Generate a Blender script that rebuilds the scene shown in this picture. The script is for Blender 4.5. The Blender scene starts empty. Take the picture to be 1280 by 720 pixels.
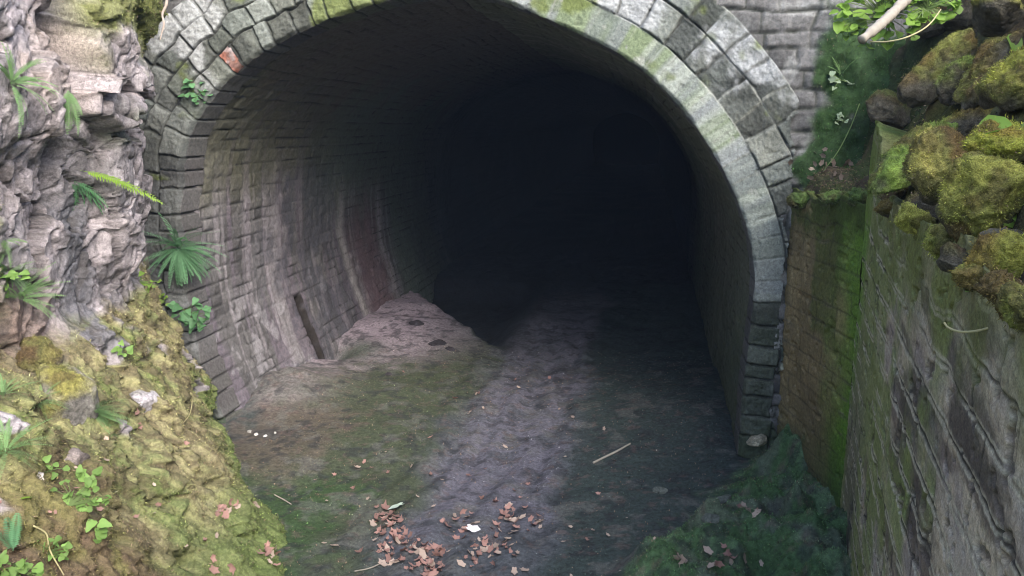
import bpy, math, random
import numpy as np
from mathutils import Vector, Matrix, Quaternion

random.seed(7)
RNG = np.random.default_rng(11)
SC = bpy.context.scene
COL = SC.collection
rad = math.radians

# ------------------------------------------------------------------ noise
def _hash(ix, iy, iz, seed):
    h = (ix.astype(np.int64) * 374761393 + iy.astype(np.int64) * 668265263 + iz.astype(np.int64) * 2147483647 + seed * 974634777) & 0xFFFFFFFF
    h = ((h ^ (h >> 13)) * 1274126177) & 0xFFFFFFFF
    h = ((h ^ (h >> 16)) * 2246822519) & 0xFFFFFFFF
    h = h ^ (h >> 15)
    return (h & 0xFFFFFF) / float(0x1000000)

def vnoise(x, y, z=None, seed=0):
    """value noise in 0..1"""
    x = np.asarray(x, float); y = np.asarray(y, float)
    z = np.zeros_like(x) if z is None else np.asarray(z, float)
    x, y, z = np.broadcast_arrays(x, y, z)
    fx, fy, fz = np.floor(x), np.floor(y), np.floor(z)
    tx, ty, tz = x - fx, y - fy, z - fz
    tx = tx * tx * tx * (tx * (tx * 6 - 15) + 10); ty = ty * ty * ty * (ty * (ty * 6 - 15) + 10); tz = tz * tz * (3 - 2 * tz)
    out = 0
    for dz in (0, 1):
        wz = tz if dz else 1 - tz
        if dz and not np.any(tz): continue
        for dy in (0, 1):
            wy = ty if dy else 1 - ty
            for dx in (0, 1):
                wx = tx if dx else 1 - tx
                out = out + wx * wy * wz * _hash(fx + dx, fy + dy, fz + dz, seed)
    return out

def fbm(x, y, z=None, seed=0, oct=4, gain=0.5, ridged=False):
    """fractal noise about -1..1 (ridged: 0..1)"""
    a, s, t = 1.0, 0.0, 0.0
    f = 1.0
    for o in range(oct):
        n = vnoise(np.asarray(x) * f + o * 17.3, np.asarray(y) * f - o * 9.1, None if z is None else np.asarray(z) * f + o * 5.7, seed + o) * 2 - 1
        if ridged: n = 1 - np.abs(n)
        s = s + a * n; t += a; a *= gain; f *= 2.03
    return s / t * (1.0 if ridged else 1.6)

def worley(x, y, seed=0):
    x = np.asarray(x, float); y = np.asarray(y, float)
    fx, fy = np.floor(x), np.floor(y)
    f1 = np.full(x.shape, 9.0); f2 = np.full(x.shape, 9.0); idn = np.zeros(x.shape)
    cx = np.zeros(x.shape); cy = np.zeros(x.shape)
    for dy in (-1, 0, 1):
        for dx in (-1, 0, 1):
            gx, gy = fx + dx, fy + dy
            px = gx + _hash(gx, gy, gx * 0, seed); py = gy + _hash(gx, gy, gx * 0 + 1, seed)
            d = np.hypot(px - x, py - y)
            n1 = d < f1
            f2 = np.where(n1, f1, np.minimum(f2, d))
            idn = np.where(n1, _hash(gx, gy, gx * 0 + 2, seed), idn)
            cx = np.where(n1, x - px, cx); cy = np.where(n1, y - py, cy)
            f1 = np.where(n1, d, f1)
    return f1, f2, idn, cx, cy

def sstep(a, b, x):
    t = np.clip((x - a) / (b - a), 0, 1)
    return t * t * (3 - 2 * t)

def band(x, a, b, soft):
    return sstep(a - soft, a + soft, x) * (1 - sstep(b - soft, b + soft, x))

def mixc(c, c2, m):
    m = np.clip(m, 0, 1)[..., None]
    return c * (1 - m) + np.asarray(c2, float) * m

def masonry(S, T, bounds, bw, seed, jit=0.35):
    """courses between the values in bounds (along T), blocks about bw long (along S)"""
    bounds = np.asarray(bounds)
    k = np.clip(np.searchsorted(bounds, T) - 1, 0, len(bounds) - 2)
    dT = np.minimum(T - bounds[k], bounds[k + 1] - T)
    w = bw[k] if np.ndim(bw) else np.full(T.shape, float(bw))
    z = np.zeros_like(k)
    pos = S / w + _hash(k, z, z, seed) * 5
    j = np.floor(pos)
    B = lambda jj: jj + jit * (_hash(k, jj, z, seed + 1) - 0.5)
    j = np.where(pos < B(j), j - 1, np.where(pos >= B(j + 1), j + 1, j))
    dS = np.minimum(pos - B(j), B(j + 1) - pos) * w
    r1 = _hash(k, j, z, seed + 2); r2 = _hash(k, j, z, seed + 3); r3 = _hash(k, j, z, seed + 4)
    ls = (pos - (B(j) + B(j + 1)) / 2); lt = (T - (bounds[k] + bounds[k + 1]) / 2) / (bounds[k + 1] - bounds[k])
    return dT, dS, r1, r2, r3, ls, lt, k

# ------------------------------------------------------------------ camera and coordinate frames
F, PITCH, EYE = 995.0, rad(11.4), 3.0
cam_data = bpy.data.cameras.new('camera'); cam = bpy.data.objects.new('camera', cam_data); COL.objects.link(cam)
cam.location = (0, 0, EYE); cam.rotation_euler = (math.pi / 2 - PITCH, 0, 0)
cam_data.sensor_width = 36; cam_data.lens = F / 1280 * 36; cam_data.clip_start = 0.05; cam_data.clip_end = 600
SC.camera = cam

def ray(px, py):
    x = (px - 640) / F; y = (360 - py) / F
    return Vector((x, math.cos(PITCH) + y * math.sin(PITCH), -math.sin(PITCH) + y * math.cos(PITCH)))

AX = rad(9.5)
UV_, NV_ = np.array([math.cos(AX), -math.sin(AX), 0]), np.array([math.sin(AX), math.cos(AX), 0])
PO = np.array([0, 7.2, 0.0])
def W(U, V, Z):
    """tunnel frame (across, along, up) to world"""
    U, V, Z = np.broadcast_arrays(np.asarray(U, float), np.asarray(V, float), np.asarray(Z, float))
    return np.stack([PO[0] + U * UV_[0] + V * NV_[0], PO[1] + U * UV_[1] + V * NV_[1], Z], -1)
def toUV(X, Y):
    dx, dy = X - PO[0], Y - PO[1]
    return dx * UV_[0] + dy * UV_[1], dx * NV_[0] + dy * NV_[1]
def on_portal(px, py):
    d = ray(px, py); n = Vector(NV_); t = ((Vector(PO) - cam.location) @ n if False else (Vector(PO) - Vector((0, 0, EYE))).dot(n)) / d.dot(n)
    w = Vector((0, 0, EYE)) + d * t
    return (w - Vector(PO)).dot(Vector(UV_)), w.z

# ------------------------------------------------------------------ materials
def surf_mat(name, speck=0.35, scale=45.0, bump=0.35, rough=0.9, fine=220.0, bumpd=0.012, spec=0.25):
    m = bpy.data.materials.new(name); m.use_nodes = True
    nt = m.node_tree; N = nt.nodes; L = nt.links
    bs = N['Principled BSDF']; bs.inputs['Roughness'].default_value = rough; bs.inputs['Specular IOR Level'].default_value = spec
    at = N.new('ShaderNodeAttribute'); at.attribute_name = 'Col'
    tc = N.new('ShaderNodeTexCoord')
    n1 = N.new('ShaderNodeTexNoise'); n1.inputs['Scale'].default_value = scale; n1.inputs['Detail'].default_value = 6; n1.inputs['Roughness'].default_value = 0.65
    n2 = N.new('ShaderNodeTexNoise'); n2.inputs['Scale'].default_value = fine; n2.inputs['Detail'].default_value = 3
    L.new(tc.outputs['Object'], n1.inputs['Vector']); L.new(tc.outputs['Object'], n2.inputs['Vector'])
    mr = N.new('ShaderNodeMapRange'); mr.inputs[1].default_value = 0.3; mr.inputs[2].default_value = 0.7
    mr.inputs[3].default_value = 1 - speck; mr.inputs[4].default_value = 1 + speck
    L.new(n1.outputs['Fac'], mr.inputs[0])
    mr2 = N.new('ShaderNodeMapRange'); mr2.inputs[1].default_value = 0.3; mr2.inputs[2].default_value = 0.7
    mr2.inputs[3].default_value = 1 - speck * .8; mr2.inputs[4].default_value = 1 + speck * .8
    L.new(n2.outputs['Fac'], mr2.inputs[0])
    mu = N.new('ShaderNodeMath'); mu.operation = 'MULTIPLY'; L.new(mr.outputs[0], mu.inputs[0]); L.new(mr2.outputs[0], mu.inputs[1])
    vm = N.new('ShaderNodeVectorMath'); vm.operation = 'SCALE'; L.new(at.outputs['Color'], vm.inputs[0]); L.new(mu.outputs[0], vm.inputs['Scale'])
    L.new(vm.outputs[0], bs.inputs['Base Color'])
    ad = N.new('ShaderNodeMath'); ad.operation = 'MULTIPLY_ADD'; ad.inputs[1].default_value = 0.35
    L.new(n2.outputs['Fac'], ad.inputs[0]); L.new(n1.outputs['Fac'], ad.inputs[2])
    bp = N.new('ShaderNodeBump'); bp.inputs['Strength'].default_value = bump; bp.inputs['Distance'].default_value = bumpd
    L.new(ad.outputs[0], bp.inputs['Height']); L.new(bp.outputs['Normal'], bs.inputs['Normal'])
    return m

M_STONE = surf_mat('weathered_stone', .34, 38, .55, .88, 170)
M_ROCK = surf_mat('rock_and_moss', .42, 42, .8, .9, 190, .016)
M_GROUND = surf_mat('damp_earth', .45, 30, .6, .9, 160, .014)
M_MOSS = surf_mat('moss', .5, 55, 1.0, .95, 260, .02)
M_LINING = surf_mat('tunnel_stone', .3, 26, .45, .9, 140)
M_BOULDER = surf_mat('mossy_boulder', .5, 40, 1.0, .95, 230, .022)

def plain(name, color, rough=0.7, var=0.3, scale=30.0, transl=0.0, spec=0.3, island=False):
    m = bpy.data.materials.new(name); m.use_nodes = True
    nt = m.node_tree; N = nt.nodes; L = nt.links; bs = N['Principled BSDF']
    bs.inputs['Roughness'].default_value = rough; bs.inputs['Specular IOR Level'].default_value = spec
    oi = N.new('ShaderNodeObjectInfo'); tc = N.new('ShaderNodeTexCoord')
    no = N.new('ShaderNodeTexNoise'); no.inputs['Scale'].default_value = scale; no.inputs['Detail'].default_value = 4
    L.new(tc.outputs['Object'], no.inputs['Vector'])
    ad = N.new('ShaderNodeMath'); ad.operation = 'ADD'; L.new(no.outputs['Fac'], ad.inputs[0])
    if island:
        ge = N.new('ShaderNodeNewGeometry'); L.new(ge.outputs['Random Per Island'], ad.inputs[1])
    else:
        L.new(oi.outputs['Random'], ad.inputs[1])
    cr = N.new('ShaderNodeMapRange'); cr.inputs[1].default_value = 0.2; cr.inputs[2].default_value = 1.8
    cr.inputs[3].default_value = 1 - var; cr.inputs[4].default_value = 1 + var
    L.new(ad.outputs[0], cr.inputs[0])
    vm = N.new('ShaderNodeVectorMath'); vm.operation = 'SCALE'; vm.inputs[0].default_value = color; L.new(cr.outputs[0], vm.inputs['Scale'])
    L.new(vm.outputs[0], bs.inputs['Base Color'])
    if transl:
        tr = N.new('ShaderNodeBsdfTranslucent'); L.new(vm.outputs[0], tr.inputs['Color'])
        mx = N.new('ShaderNodeMixShader'); mx.inputs[0].default_value = transl
        L.new(bs.outputs[0], mx.inputs[1]); L.new(tr.outputs[0], mx.inputs[2]); L.new(mx.outputs[0], N['Material Output'].inputs['Surface'])
    return m

M_FERN = plain('fern_green', (.20, .33, .13), .6, .4, 20, .35)
M_FERND = plain('dark_fern_green', (.10, .24, .11), .55, .4, 20, .3)
M_BRIGHT = plain('bright_leaf_green', (.26, .42, .06), .55, .35, 20, .4)
M_LEAFG = plain('leaf_green', (.20, .34, .14), .6, .4, 20, .35)
M_DRY = plain('dry_leaf', (.33, .195, .165), .8, .55, 25, .1)
M_DRYP = plain('pale_dry_leaf', (.42, .33, .27), .8, .4, 25, .1)
M_PALE = plain('pale_leaf', (.55, .66, .55), .7, .15, 25, .1)
M_WHITE = plain('white_leaf', (.8, .76, .78), .7, .1, 25, .0)
M_TWIG = plain('twig_bark', (.33, .30, .25), .8, .35, 60)
M_STRAW = plain('straw_stem', (.42, .38, .2), .7, .25, 60)
M_STEM = plain('green_stem', (.12, .18, .06), .7, .3, 40)
M_ROOT = plain('pale_root', (.45, .38, .33), .8, .3, 60)

# ------------------------------------------------------------------ object helpers
def tag(o, label=None, cat=None, group=None, kind=None):
    if label: o['label'] = label
    if cat: o['category'] = cat
    if group: o['group'] = group
    if kind: o['kind'] = kind
    return o

def empty(name, loc):
    o = bpy.data.objects.new(name, None); COL.objects.link(o); o.location = loc; o.empty_display_size = .1
    return o

def link(name, me, mat, parent=None):
    o = bpy.data.objects.new(name, me); COL.objects.link(o)
    if mat: me.materials.append(mat)
    if parent:
        o.parent = parent; o.matrix_parent_inverse = Matrix.Translation(-Vector(parent.location))
    return o

def mesh_np(name, P, Fq, col=None, smooth=True):
    """P (n,3), Fq (m,4) or (m,3)"""
    me = bpy.data.meshes.new(name)
    n, (m, k) = len(P), Fq.shape
    me.vertices.add(n); me.vertices.foreach_set('co', np.ascontiguousarray(P, dtype=np.float32).ravel())
    me.loops.add(m * k); me.loops.foreach_set('vertex_index', np.ascontiguousarray(Fq, dtype=np.int32).ravel())
    me.polygons.add(m); me.polygons.foreach_set('loop_start', np.arange(0, m * k, k, dtype=np.int32))
    me.polygons.foreach_set('use_smooth', np.full(m, smooth))
    if col is not None:
        a = me.color_attributes.new('Col', 'FLOAT_COLOR', 'POINT')
        c4 = np.ones((n, 4), np.float32); c4[:, :3] = np.clip(col.reshape(-1, 3), .002, .95); a.data.foreach_set('color', c4.ravel())
    me.update(); me.validate()
    return me

def grid_mesh(name, P, col, keep=None, flip=False):
    a, b = P.shape[:2]
    idx = np.arange(a * b).reshape(a, b)
    q = np.stack([idx[:-1, :-1], idx[1:, :-1], idx[1:, 1:], idx[:-1, 1:]], -1)
    if flip: q = q[..., ::-1]
    if keep is not None:
        kk = keep[:-1, :-1] & keep[1:, :-1] & keep[1:, 1:] & keep[:-1, 1:]
        q = q[kk]
    q = q.reshape(-1, 4)
    used = np.zeros(a * b, bool); used[q.ravel()] = True
    rm = np.cumsum(used) - 1
    return mesh_np(name, P.reshape(-1, 3)[used], rm[q], col.reshape(-1, 3)[used])

M_FUZZ = surf_mat('moss_fronds', .15, 60, 0.0, .9, 200)
def fuzz(name, parent, P, N, C, n, length, width, seed, lift=.6, hang=0.0, litter=.05):
    """short moss shoots growing from points P along normals N, tinted by C"""
    rg = np.random.default_rng(seed)
    i = rg.integers(0, len(P), n); p = P[i] + rg.normal(0, .006, (n, 3)); nn = N[i]
    d = nn * lift + rg.normal(0, .55, (n, 3)) - np.array([0, 0, hang]); d /= np.linalg.norm(d, axis=1)[:, None]
    sd = np.cross(d, rg.normal(size=(n, 3))); sd /= np.linalg.norm(sd, axis=1)[:, None] + 1e-9
    ln = length * rg.uniform(.5, 1.3, n)[:, None]; wd = width * rg.uniform(.6, 1.3, n)[:, None]
    tri = np.stack([p - sd * wd - nn * .004, p + sd * wd - nn * .004, p + d * ln], 1).reshape(-1, 3)
    c = C[i] * np.exp(rg.normal(0, .50, n))[:, None] * np.array([1.0, 1.04, .9])
    br = rg.random(n) < litter
    c[br] = np.array([.26, .19, .13]) * rg.uniform(.5, 1.5, (br.sum(), 1))
    c = np.repeat(c, 3, 0)
    o = link(name, mesh_np(name, tri - np.array(parent.location), np.arange(n * 3).reshape(-1, 3), c, False), M_FUZZ)
    o.parent = parent; o['kind'] = 'stuff'
    return o
def grid_normals(P, sign):
    a = np.gradient(P, axis=0); b = np.gradient(P, axis=1)
    n = np.cross(a, b) * sign
    return n / (np.linalg.norm(n, axis=-1)[..., None] + 1e-9)

def spline(ctrl, n):
    """Catmull-Rom through points, resampled to n points of even spacing"""
    P = np.asarray(ctrl, float)
    P = np.vstack([2 * P[0] - P[1], P, 2 * P[-1] - P[-2]])
    out = []
    for i in range(1, len(P) - 2):
        for t in np.linspace(0, 1, 24, endpoint=False):
            p0, p1, p2, p3 = P[i - 1:i + 3]
            out.append(.5 * ((2 * p1) + (-p0 + p2) * t + (2 * p0 - 5 * p1 + 4 * p2 - p3) * t ** 2 + (-p0 + 3 * p1 - 3 * p2 + p3) * t ** 3))
    out.append(P[-2]); out = np.array(out)
    d = np.r_[0, np.cumsum(np.linalg.norm(np.diff(out, axis=0), axis=1))]
    s = np.linspace(0, d[-1], n)
    return np.stack([np.interp(s, d, out[:, i]) for i in range(out.shape[1])], -1), d[-1]

def tube(name, ctrl, radii, mat, parent=None, n=28, sides=8, knots=0.0, seed=0):
    P, _ = spline(ctrl, n)
    R = np.interp(np.linspace(0, 1, n), np.linspace(0, 1, len(radii)), radii)
    rr = np.random.default_rng(seed)
    R = R * (1 + knots * (rr.random(n) - .3))
    T = np.gradient(P, axis=0); T /= np.linalg.norm(T, axis=1)[:, None] + 1e-9
    ref = np.array([0.31, .2, .93]); A = np.cross(T, ref); A /= np.linalg.norm(A, axis=1)[:, None]; B = np.cross(T, A)
    th = np.linspace(0, 2 * np.pi, sides, endpoint=False)
    V = P[:, None] + R[:, None, None] * (np.cos(th)[None, :, None] * A[:, None] + np.sin(th)[None, :, None] * B[:, None])
    idx = np.arange(n * sides).reshape(n, sides); nx = np.roll(idx, -1, 1)
    q = np.stack([idx[:-1], nx[:-1], nx[1:], idx[1:]], -1).reshape(-1, 4)
    V = np.vstack([V.reshape(-1, 3), P[:1], P[-1:]]); e0, e1 = n * sides, n * sides + 1
    c0 = np.stack([np.full(sides, e0), nx[0], idx[0], idx[0]], -1); c1 = np.stack([np.full(sides, e1), idx[-1], nx[-1], nx[-1]], -1)
    me = bpy.data.meshes.new(name)
    faces = [tuple(f) for f in q] + [tuple(f[:3]) for f in c0] + [tuple(f[:3]) for f in c1]
    me.from_pydata([tuple(v) for v in V], [], faces)
    for p in me.polygons: p.use_smooth = True
    return link(name, me, mat, parent)

# ------------------------------------------------------------------ tunnel profile (fitted from the photograph, in the portal's own plane)
edge = [(225, 262), (225, 235), (226, 205), (232, 175), (248, 146), (266, 118), (298, 88), (329, 63), (367, 42), (408, 25), (467, 5), (520, -7), (570, -11), (619, -3),
        (654, 11), (689, 26), (744, 51), (794, 79), (840, 121), (877, 167), (907, 217), (927, 262), (937, 292), (943, 327), (944, 360), (941, 400), (931, 470), (922, 590)]
prof = [on_portal(*p) for p in edge]
left = [(-2.86, -.35), (-2.96, .05), (-3.12, .5), (-3.24, 1.0), (-3.29, 1.5)]
prof = left + [p for p in prof] + [(2.10, -.4)]
NS = 760
PR, PLEN = spline(prof, NS)
# smooth the pixel-fitted outline a little
for smooth_step in range(170):
    PR[1:-1] = (PR[:-2] + 2 * PR[1:-1] + PR[2:]) / 4
_T = np.gradient(PR, axis=0); _T /= np.linalg.norm(_T, axis=1)[:, None]
PN = np.stack([-_T[:, 1], _T[:, 0]], -1)      # outward normal
SS = np.linspace(0, PLEN, NS)
def prof_at(s):
    return np.stack([np.interp(s, SS, PR[:, 0]), np.interp(s, SS, PR[:, 1])], -1), np.stack([np.interp(s, SS, PN[:, 0]), np.interp(s, SS, PN[:, 1])], -1)

def ring_z(s): return np.interp(s, SS, PR[:, 1])
def ring_u(s): return np.interp(s, SS, PR[:, 0])

# ------------------------------------------------------------------ portal: arch rings
portal = empty('tunnel_portal', tuple(W(-.55, 0, 0)))
tag(portal, 'grey stone tunnel portal with rough rings of voussoirs round the dark mouth', 'tunnel portal')
RW = [-.14, .262, .545, .80]
ns, nr = 1150, 118
s = np.linspace(0, PLEN, ns)[:, None] + np.zeros((1, nr)); r = np.linspace(0, .80, nr)[None, :] + np.zeros((ns, 1))
c, nrm = prof_at(s)
U0, Z0 = c[..., 0] + nrm[..., 0] * r, c[..., 1] + nrm[..., 1] * r
dress = sstep(-.4, .3, U0) * sstep(1.35, 1.7, Z0 + .0 * U0)             # dressed stones: right-hand haunch
inner = 1 - sstep(.25, .27, r)
sw = s + .018 * fbm(U0 * 4, Z0 * 4, seed=3, oct=2) * (1 - dress * inner)
rw = r + (.022 * fbm(U0 * 5, Z0 * 5, seed=4, oct=2)) * (1 - .75 * dress)
lo = sstep(1.45, 1.2, Z0) if False else 1 - sstep(1.2, 1.5, Z0)
bwid = np.array([.180, .205, .195])
right_m = masonry(sw, rw, RW, bwid, 21, .3)
left_m = masonry(sw, rw, [-.14, .225, .42, .61, .80], np.array([.19, .22, .24, .25]), 24, .45)
dT, dS, r1, r2, r3, ls, lt, k = [np.where(U0 < -.62, a_, b_) for a_, b_ in zip(left_m, right_m)]
jw = .006 + .010 * (1 - dress * inner) + .006 * fbm(U0 * 9, Z0 * 9, seed=5, oct=2)
d = np.minimum(dT, dS)
open_j = np.clip(.75 + 1.0 * fbm(U0 * 2.2, Z0 * 2.2, seed=6, oct=3) - .55 * dress * inner + .5 * (1 - dress), 0.12, 1.35)
jm = (1 - sstep(0, jw, d))
D = -.026 * jm * open_j * (1 - .6 * dress * inner)
D += (r1 - .5) * (.034 - .028 * dress * inner) + (ls * (r2 - .5) + lt * (r3 - .5)) * (.034 - .022 * dress * inner)
D += fbm(U0 * 9, Z0 * 9, seed=8, oct=4) * (.010 - .006 * dress * inner) + .014 * (fbm(U0 * 28, Z0 * 28, seed=9, oct=3, ridged=True) - .5) * (1 - .7 * dress * inner)
# round the arris
D -= .05 * np.clip(1 - r / .03, 0, 1) ** 2 * (.35 + .5 * (1 - dress)) * (1 + fbm(U0 * 6, Z0 * 6, seed=77, oct=3))
P = W(U0, -.03 - D, Z0)
g = .145 + .16 * (r1 - .5) + .07 * fbm(U0 * 3, Z0 * 3, seed=10, oct=4)
colr = np.stack([g * (.98 + .05 * (r2 - .5)), g * 1.02, g * (.97 + .08 * (r3 - .5))], -1)
lich = sstep(.10, .5, fbm(U0 * 2.0, Z0 * 2.0, seed=12, oct=5) + .45 * (r2 - .5) - .12 + .25 * sstep(2.6, 3.6, Z0))
colr = mixc(colr, (.42, .42, .45), lich * (.85 - .45 * dress * inner))
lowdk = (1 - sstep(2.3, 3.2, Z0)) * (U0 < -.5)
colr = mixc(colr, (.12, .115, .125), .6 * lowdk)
# dressed ring: smooth grey-green with pale streaks
dr = np.stack([.235 + .10 * (r1 - .5), .25 + .09 * (r1 - .5), .25 + .12 * (r1 - .5)], -1)
alg = sstep(.0, .55, fbm(s * 5.0, r * .7, seed=14, oct=3) + .25)
dr = mixc(dr, (.20, .25, .13), alg * .75 * sstep(2.0, 3.1, Z0))
dr = mixc(dr, (.42, .44, .40), sstep(.25, .7, fbm(s * 9, r * .8, seed=15, oct=3)) * .6)
colr = colr * (1 - (dress * inner)[..., None]) + dr * (dress * inner)[..., None]
ml = sstep(.0, .5, fbm(U0 * 3.2, Z0 * 3.2, seed=16, oct=4) + 1.3 * band(U0, -1.9, -.35, .25) - .55)
colr = mixc(colr, (.13, .155, .04), ml * .8 * (Z0 > 2.5))
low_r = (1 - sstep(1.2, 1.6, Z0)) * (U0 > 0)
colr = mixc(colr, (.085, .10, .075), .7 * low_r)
colr = mixc(colr, (.34, .34, .28), low_r * (r1 > .8) * .8)
colr = mixc(colr, (.05, .05, .048), jm * .75 * open_j * (1 - dress * inner * .6))
colr = mixc(colr, (.33, .33, .31), jm * dress * (1 - sstep(.3, .6, open_j)) * .7)
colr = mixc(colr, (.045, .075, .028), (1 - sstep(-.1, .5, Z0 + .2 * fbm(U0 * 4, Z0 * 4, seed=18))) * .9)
# the one red sandstone block in the left haunch
ru, rz = on_portal(288, 78)
rr_i = np.argmin((U0 - ru) ** 2 + (Z0 - rz) ** 2); rb = (r1.ravel()[rr_i], r2.ravel()[rr_i])
isred = (r1 == rb[0]) & (r2 == rb[1])
# return of the voussoirs into the mouth
dep = np.concatenate([np.linspace(.34, .02, 24), [.008]])
cs0, ns0 = prof_at(np.repeat(s[:, :1], 25, 1))
jnt0 = (jm * open_j)[:, 4:5] * np.ones((1, 25))
off = -.006 + .022 * jnt0 + .006 * fbm(cs0[..., 0] * 12, cs0[..., 1] * 12 + dep[None] * 12, seed=71, oct=3)
Us, Zs = cs0[..., 0] + ns0[..., 0] * off, cs0[..., 1] + ns0[..., 1] * off
Vf = (-.03 - D)[:, :1] + dep[None] * np.ones((len(s), 1))
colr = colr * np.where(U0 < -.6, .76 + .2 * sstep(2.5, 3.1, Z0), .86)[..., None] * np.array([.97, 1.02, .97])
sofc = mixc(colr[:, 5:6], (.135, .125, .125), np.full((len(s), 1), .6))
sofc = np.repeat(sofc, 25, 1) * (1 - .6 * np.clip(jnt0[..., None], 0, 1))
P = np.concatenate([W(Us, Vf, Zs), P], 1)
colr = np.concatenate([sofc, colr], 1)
padb = lambda m, v: np.concatenate([np.full((len(s), 25), v), m], 1)
isred = padb(isred, False); d = padb(d, 0.); U0 = padb(U0, 0.); Z0 = padb(Z0, 0.)
keep = U0 < 2.42 + .06 * fbm(Z0 * 4, U0 * 4, seed=72, oct=3)
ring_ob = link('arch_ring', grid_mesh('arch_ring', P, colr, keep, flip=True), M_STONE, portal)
redc = mixc(np.zeros(P.shape) + np.array([.30, .13, .095]), (.14, .10, .09), sstep(.0, .6, fbm(U0 * 14, Z0 * 14, seed=19, oct=4)) * .7)
redc = mixc(redc, (.36, .34, .35), sstep(.5, .8, fbm(U0 * 8, Z0 * 8, seed=29, oct=3)) * .6)
Pr = P.copy(); Pr -= NV_ * .004
rm_ = isred & (d > .008)
red = link('replaced_stone', grid_mesh('replaced_stone', Pr, redc, rm_, flip=True), M_STONE, portal)
tag(red, 'reddish sandstone block among the grey stones of the ring')

# ------------------------------------------------------------------ portal: spandrel wall
u = np.arange(-6.0, 4.6, .016); z = np.arange(-.3, 6.4, .016)
U, Z = np.meshgrid(u, z, indexing='ij')
# distance outside the intrados: coarse lookup
PRc = PR[::6]
dist = np.full(U.shape, 1e9)
for p in PRc: dist = np.minimum(dist, (U - p[0]) ** 2 + (Z - p[1]) ** 2)
dist = np.sqrt(dist)
inside = np.zeros(U.shape, bool)
poly = np.vstack([PR, [[2.1, -2], [-2.86, -2]]])
for i in range(len(poly)):
    x1, y1 = poly[i]; x2, y2 = poly[(i + 1) % len(poly)]
    if y1 != y2:
        hit_ = ((y1 > Z) != (y2 > Z)) & (U < (x2 - x1) * (Z - y1) / (y2 - y1) + x1); inside ^= hit_
cb = [-.5]
while cb[-1] < 6.6: cb.append(cb[-1] + RNG.uniform(.12, .20))
Uw = U + .03 * fbm(U * 2.5, Z * 2.5, seed=31, oct=3); Zw = Z + .028 * fbm(U * 1.7, Z * 2.5, seed=32, oct=3)
dT, dS, r1, r2, r3, ls, lt, k = masonry(Uw, Zw, cb, .33, 33, .5)
d = np.minimum(dT, dS); jm = 1 - sstep(0, .020, d + .008 * fbm(U * 12, Z * 12, seed=34, oct=2))
_mc = sstep(-.05, .35, band(U, 2.50, 3.5, .22) * band(Z, 2.3, 3.75, .25) + .75 * fbm(U * 2.6, Z * 2.6, seed=37, oct=5) - .42)
jm = jm * (1 - .9 * _mc)
D = -.022 * jm - .004 * (1 - sstep(0, .04, d)) * (1 - _mc) + ((r1 - .5) * .018 + (ls * (r2 - .5) + lt * (r3 - .5)) * .018) * (1 - .8 * _mc)
D += .014 * fbm(U * 8, Z * 8, seed=35, oct=4) + .010 * (fbm(U * 26, Z * 26, seed=36, oct=3, ridged=True) - .5)
mosc = sstep(-.05, .35, band(U, 2.50, 3.5, .22) * band(Z, 2.3, 3.75, .25) + .75 * fbm(U * 2.6, Z * 2.6, seed=37, oct=5) - .42)
D += mosc * (.015 + .03 * fbm(U * 7, Z * 4, seed=38, oct=5))
g = .125 + .08 * (r1 - .5) + .04 * fbm(U * 3, Z * 3, seed=39)
colr = np.stack([g, g * 1.0, g * .99], -1)
colr = mixc(colr, (.32, .33, .32), sstep(.25, .6, fbm(U * 3.5, Z * 3.5, seed=40, oct=5)) * .6)
colr = mixc(colr, (.05, .055, .045), jm * .8)
colr = mixc(colr, (.025, .06, .015), mosc * .95)
colr = mixc(colr, (.06, .07, .06), .75 * (1 - sstep(-3.9, -3.3, U)))
SP = W(U, .0 - D, Z)
shown = (~inside) & ((dist > .74) | ((U > 2.33) & (dist > .2)))
link('spandrel_wall', grid_mesh('spandrel_wall', SP, colr, shown, flip=False), M_STONE, portal)
k_ = (mosc > .45) & shown & (U > 1.5)
fuzz('moss_curtain', portal, SP[k_], grid_normals(SP, 1)[k_], colr[k_] * 1.1, 16000, .020, .0024, 62, .55, .7, .03)
k_ = (ml > .4) & (Z0[:, 25:] > 2.9)

# ------------------------------------------------------------------ tunnel lining
vv = [-.0]
while vv[-1] < 60: vv.append(vv[-1] + max(.015, .0022 * (7.5 + vv[-1]) * (1 if vv[-1] < 11 else 8)))
vv = np.array(vv)
s1 = np.linspace(0, PLEN, 700)
Sg, Vg = np.meshgrid(s1, vv, indexing='ij')
c, nrm = prof_at(Sg)
cb = [-.2]
while cb[-1] < PLEN + .3: cb.append(cb[-1] + RNG.uniform(.115, .165))
Sw = Sg + .007 * fbm(Sg * 1.5, Vg * 2, seed=51, oct=3)
Vw = Vg + .025 * fbm(Sg * 3, Vg * 3, seed=52, oct=3)
dT, dS, r1, r2, r3, ls, lt, k = masonry(Vw, Sw, cb, .30, 53, .5)
d = np.minimum(dT, dS * 1.3)
rend = sstep(.05, .5, fbm(Sg * .9, Vg * 1.3, seed=54, oct=3))
mouth = 1 - sstep(.25, .6, Vg)
jm = (1 - sstep(0, .010 + .008 * mouth, d + .004 * fbm(Sg * 14, Vg * 14, seed=55, oct=2))) * (1 - .7 * rend) * np.clip(.8 + fbm(Sg * 3, Vg * 3, seed=154, oct=2), .2, 1)
D = -.006 - .020 * jm - .003 * (1 - sstep(0, .03, d)) + (r1 - .5) * .012 + (ls * (r2 - .5) + lt * (r3 - .5)) * .012
D += .010 * fbm(Sg * 7, Vg * 7, seed=56, oct=4) + .016 * fbm(Sg * .9, Vg * .9, seed=57, oct=2) * sstep(.3, 1.6, Vg) - .03 * (1 - sstep(.10, .26, Vg))
Zl = c[..., 1]; Ul = c[..., 0]
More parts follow.
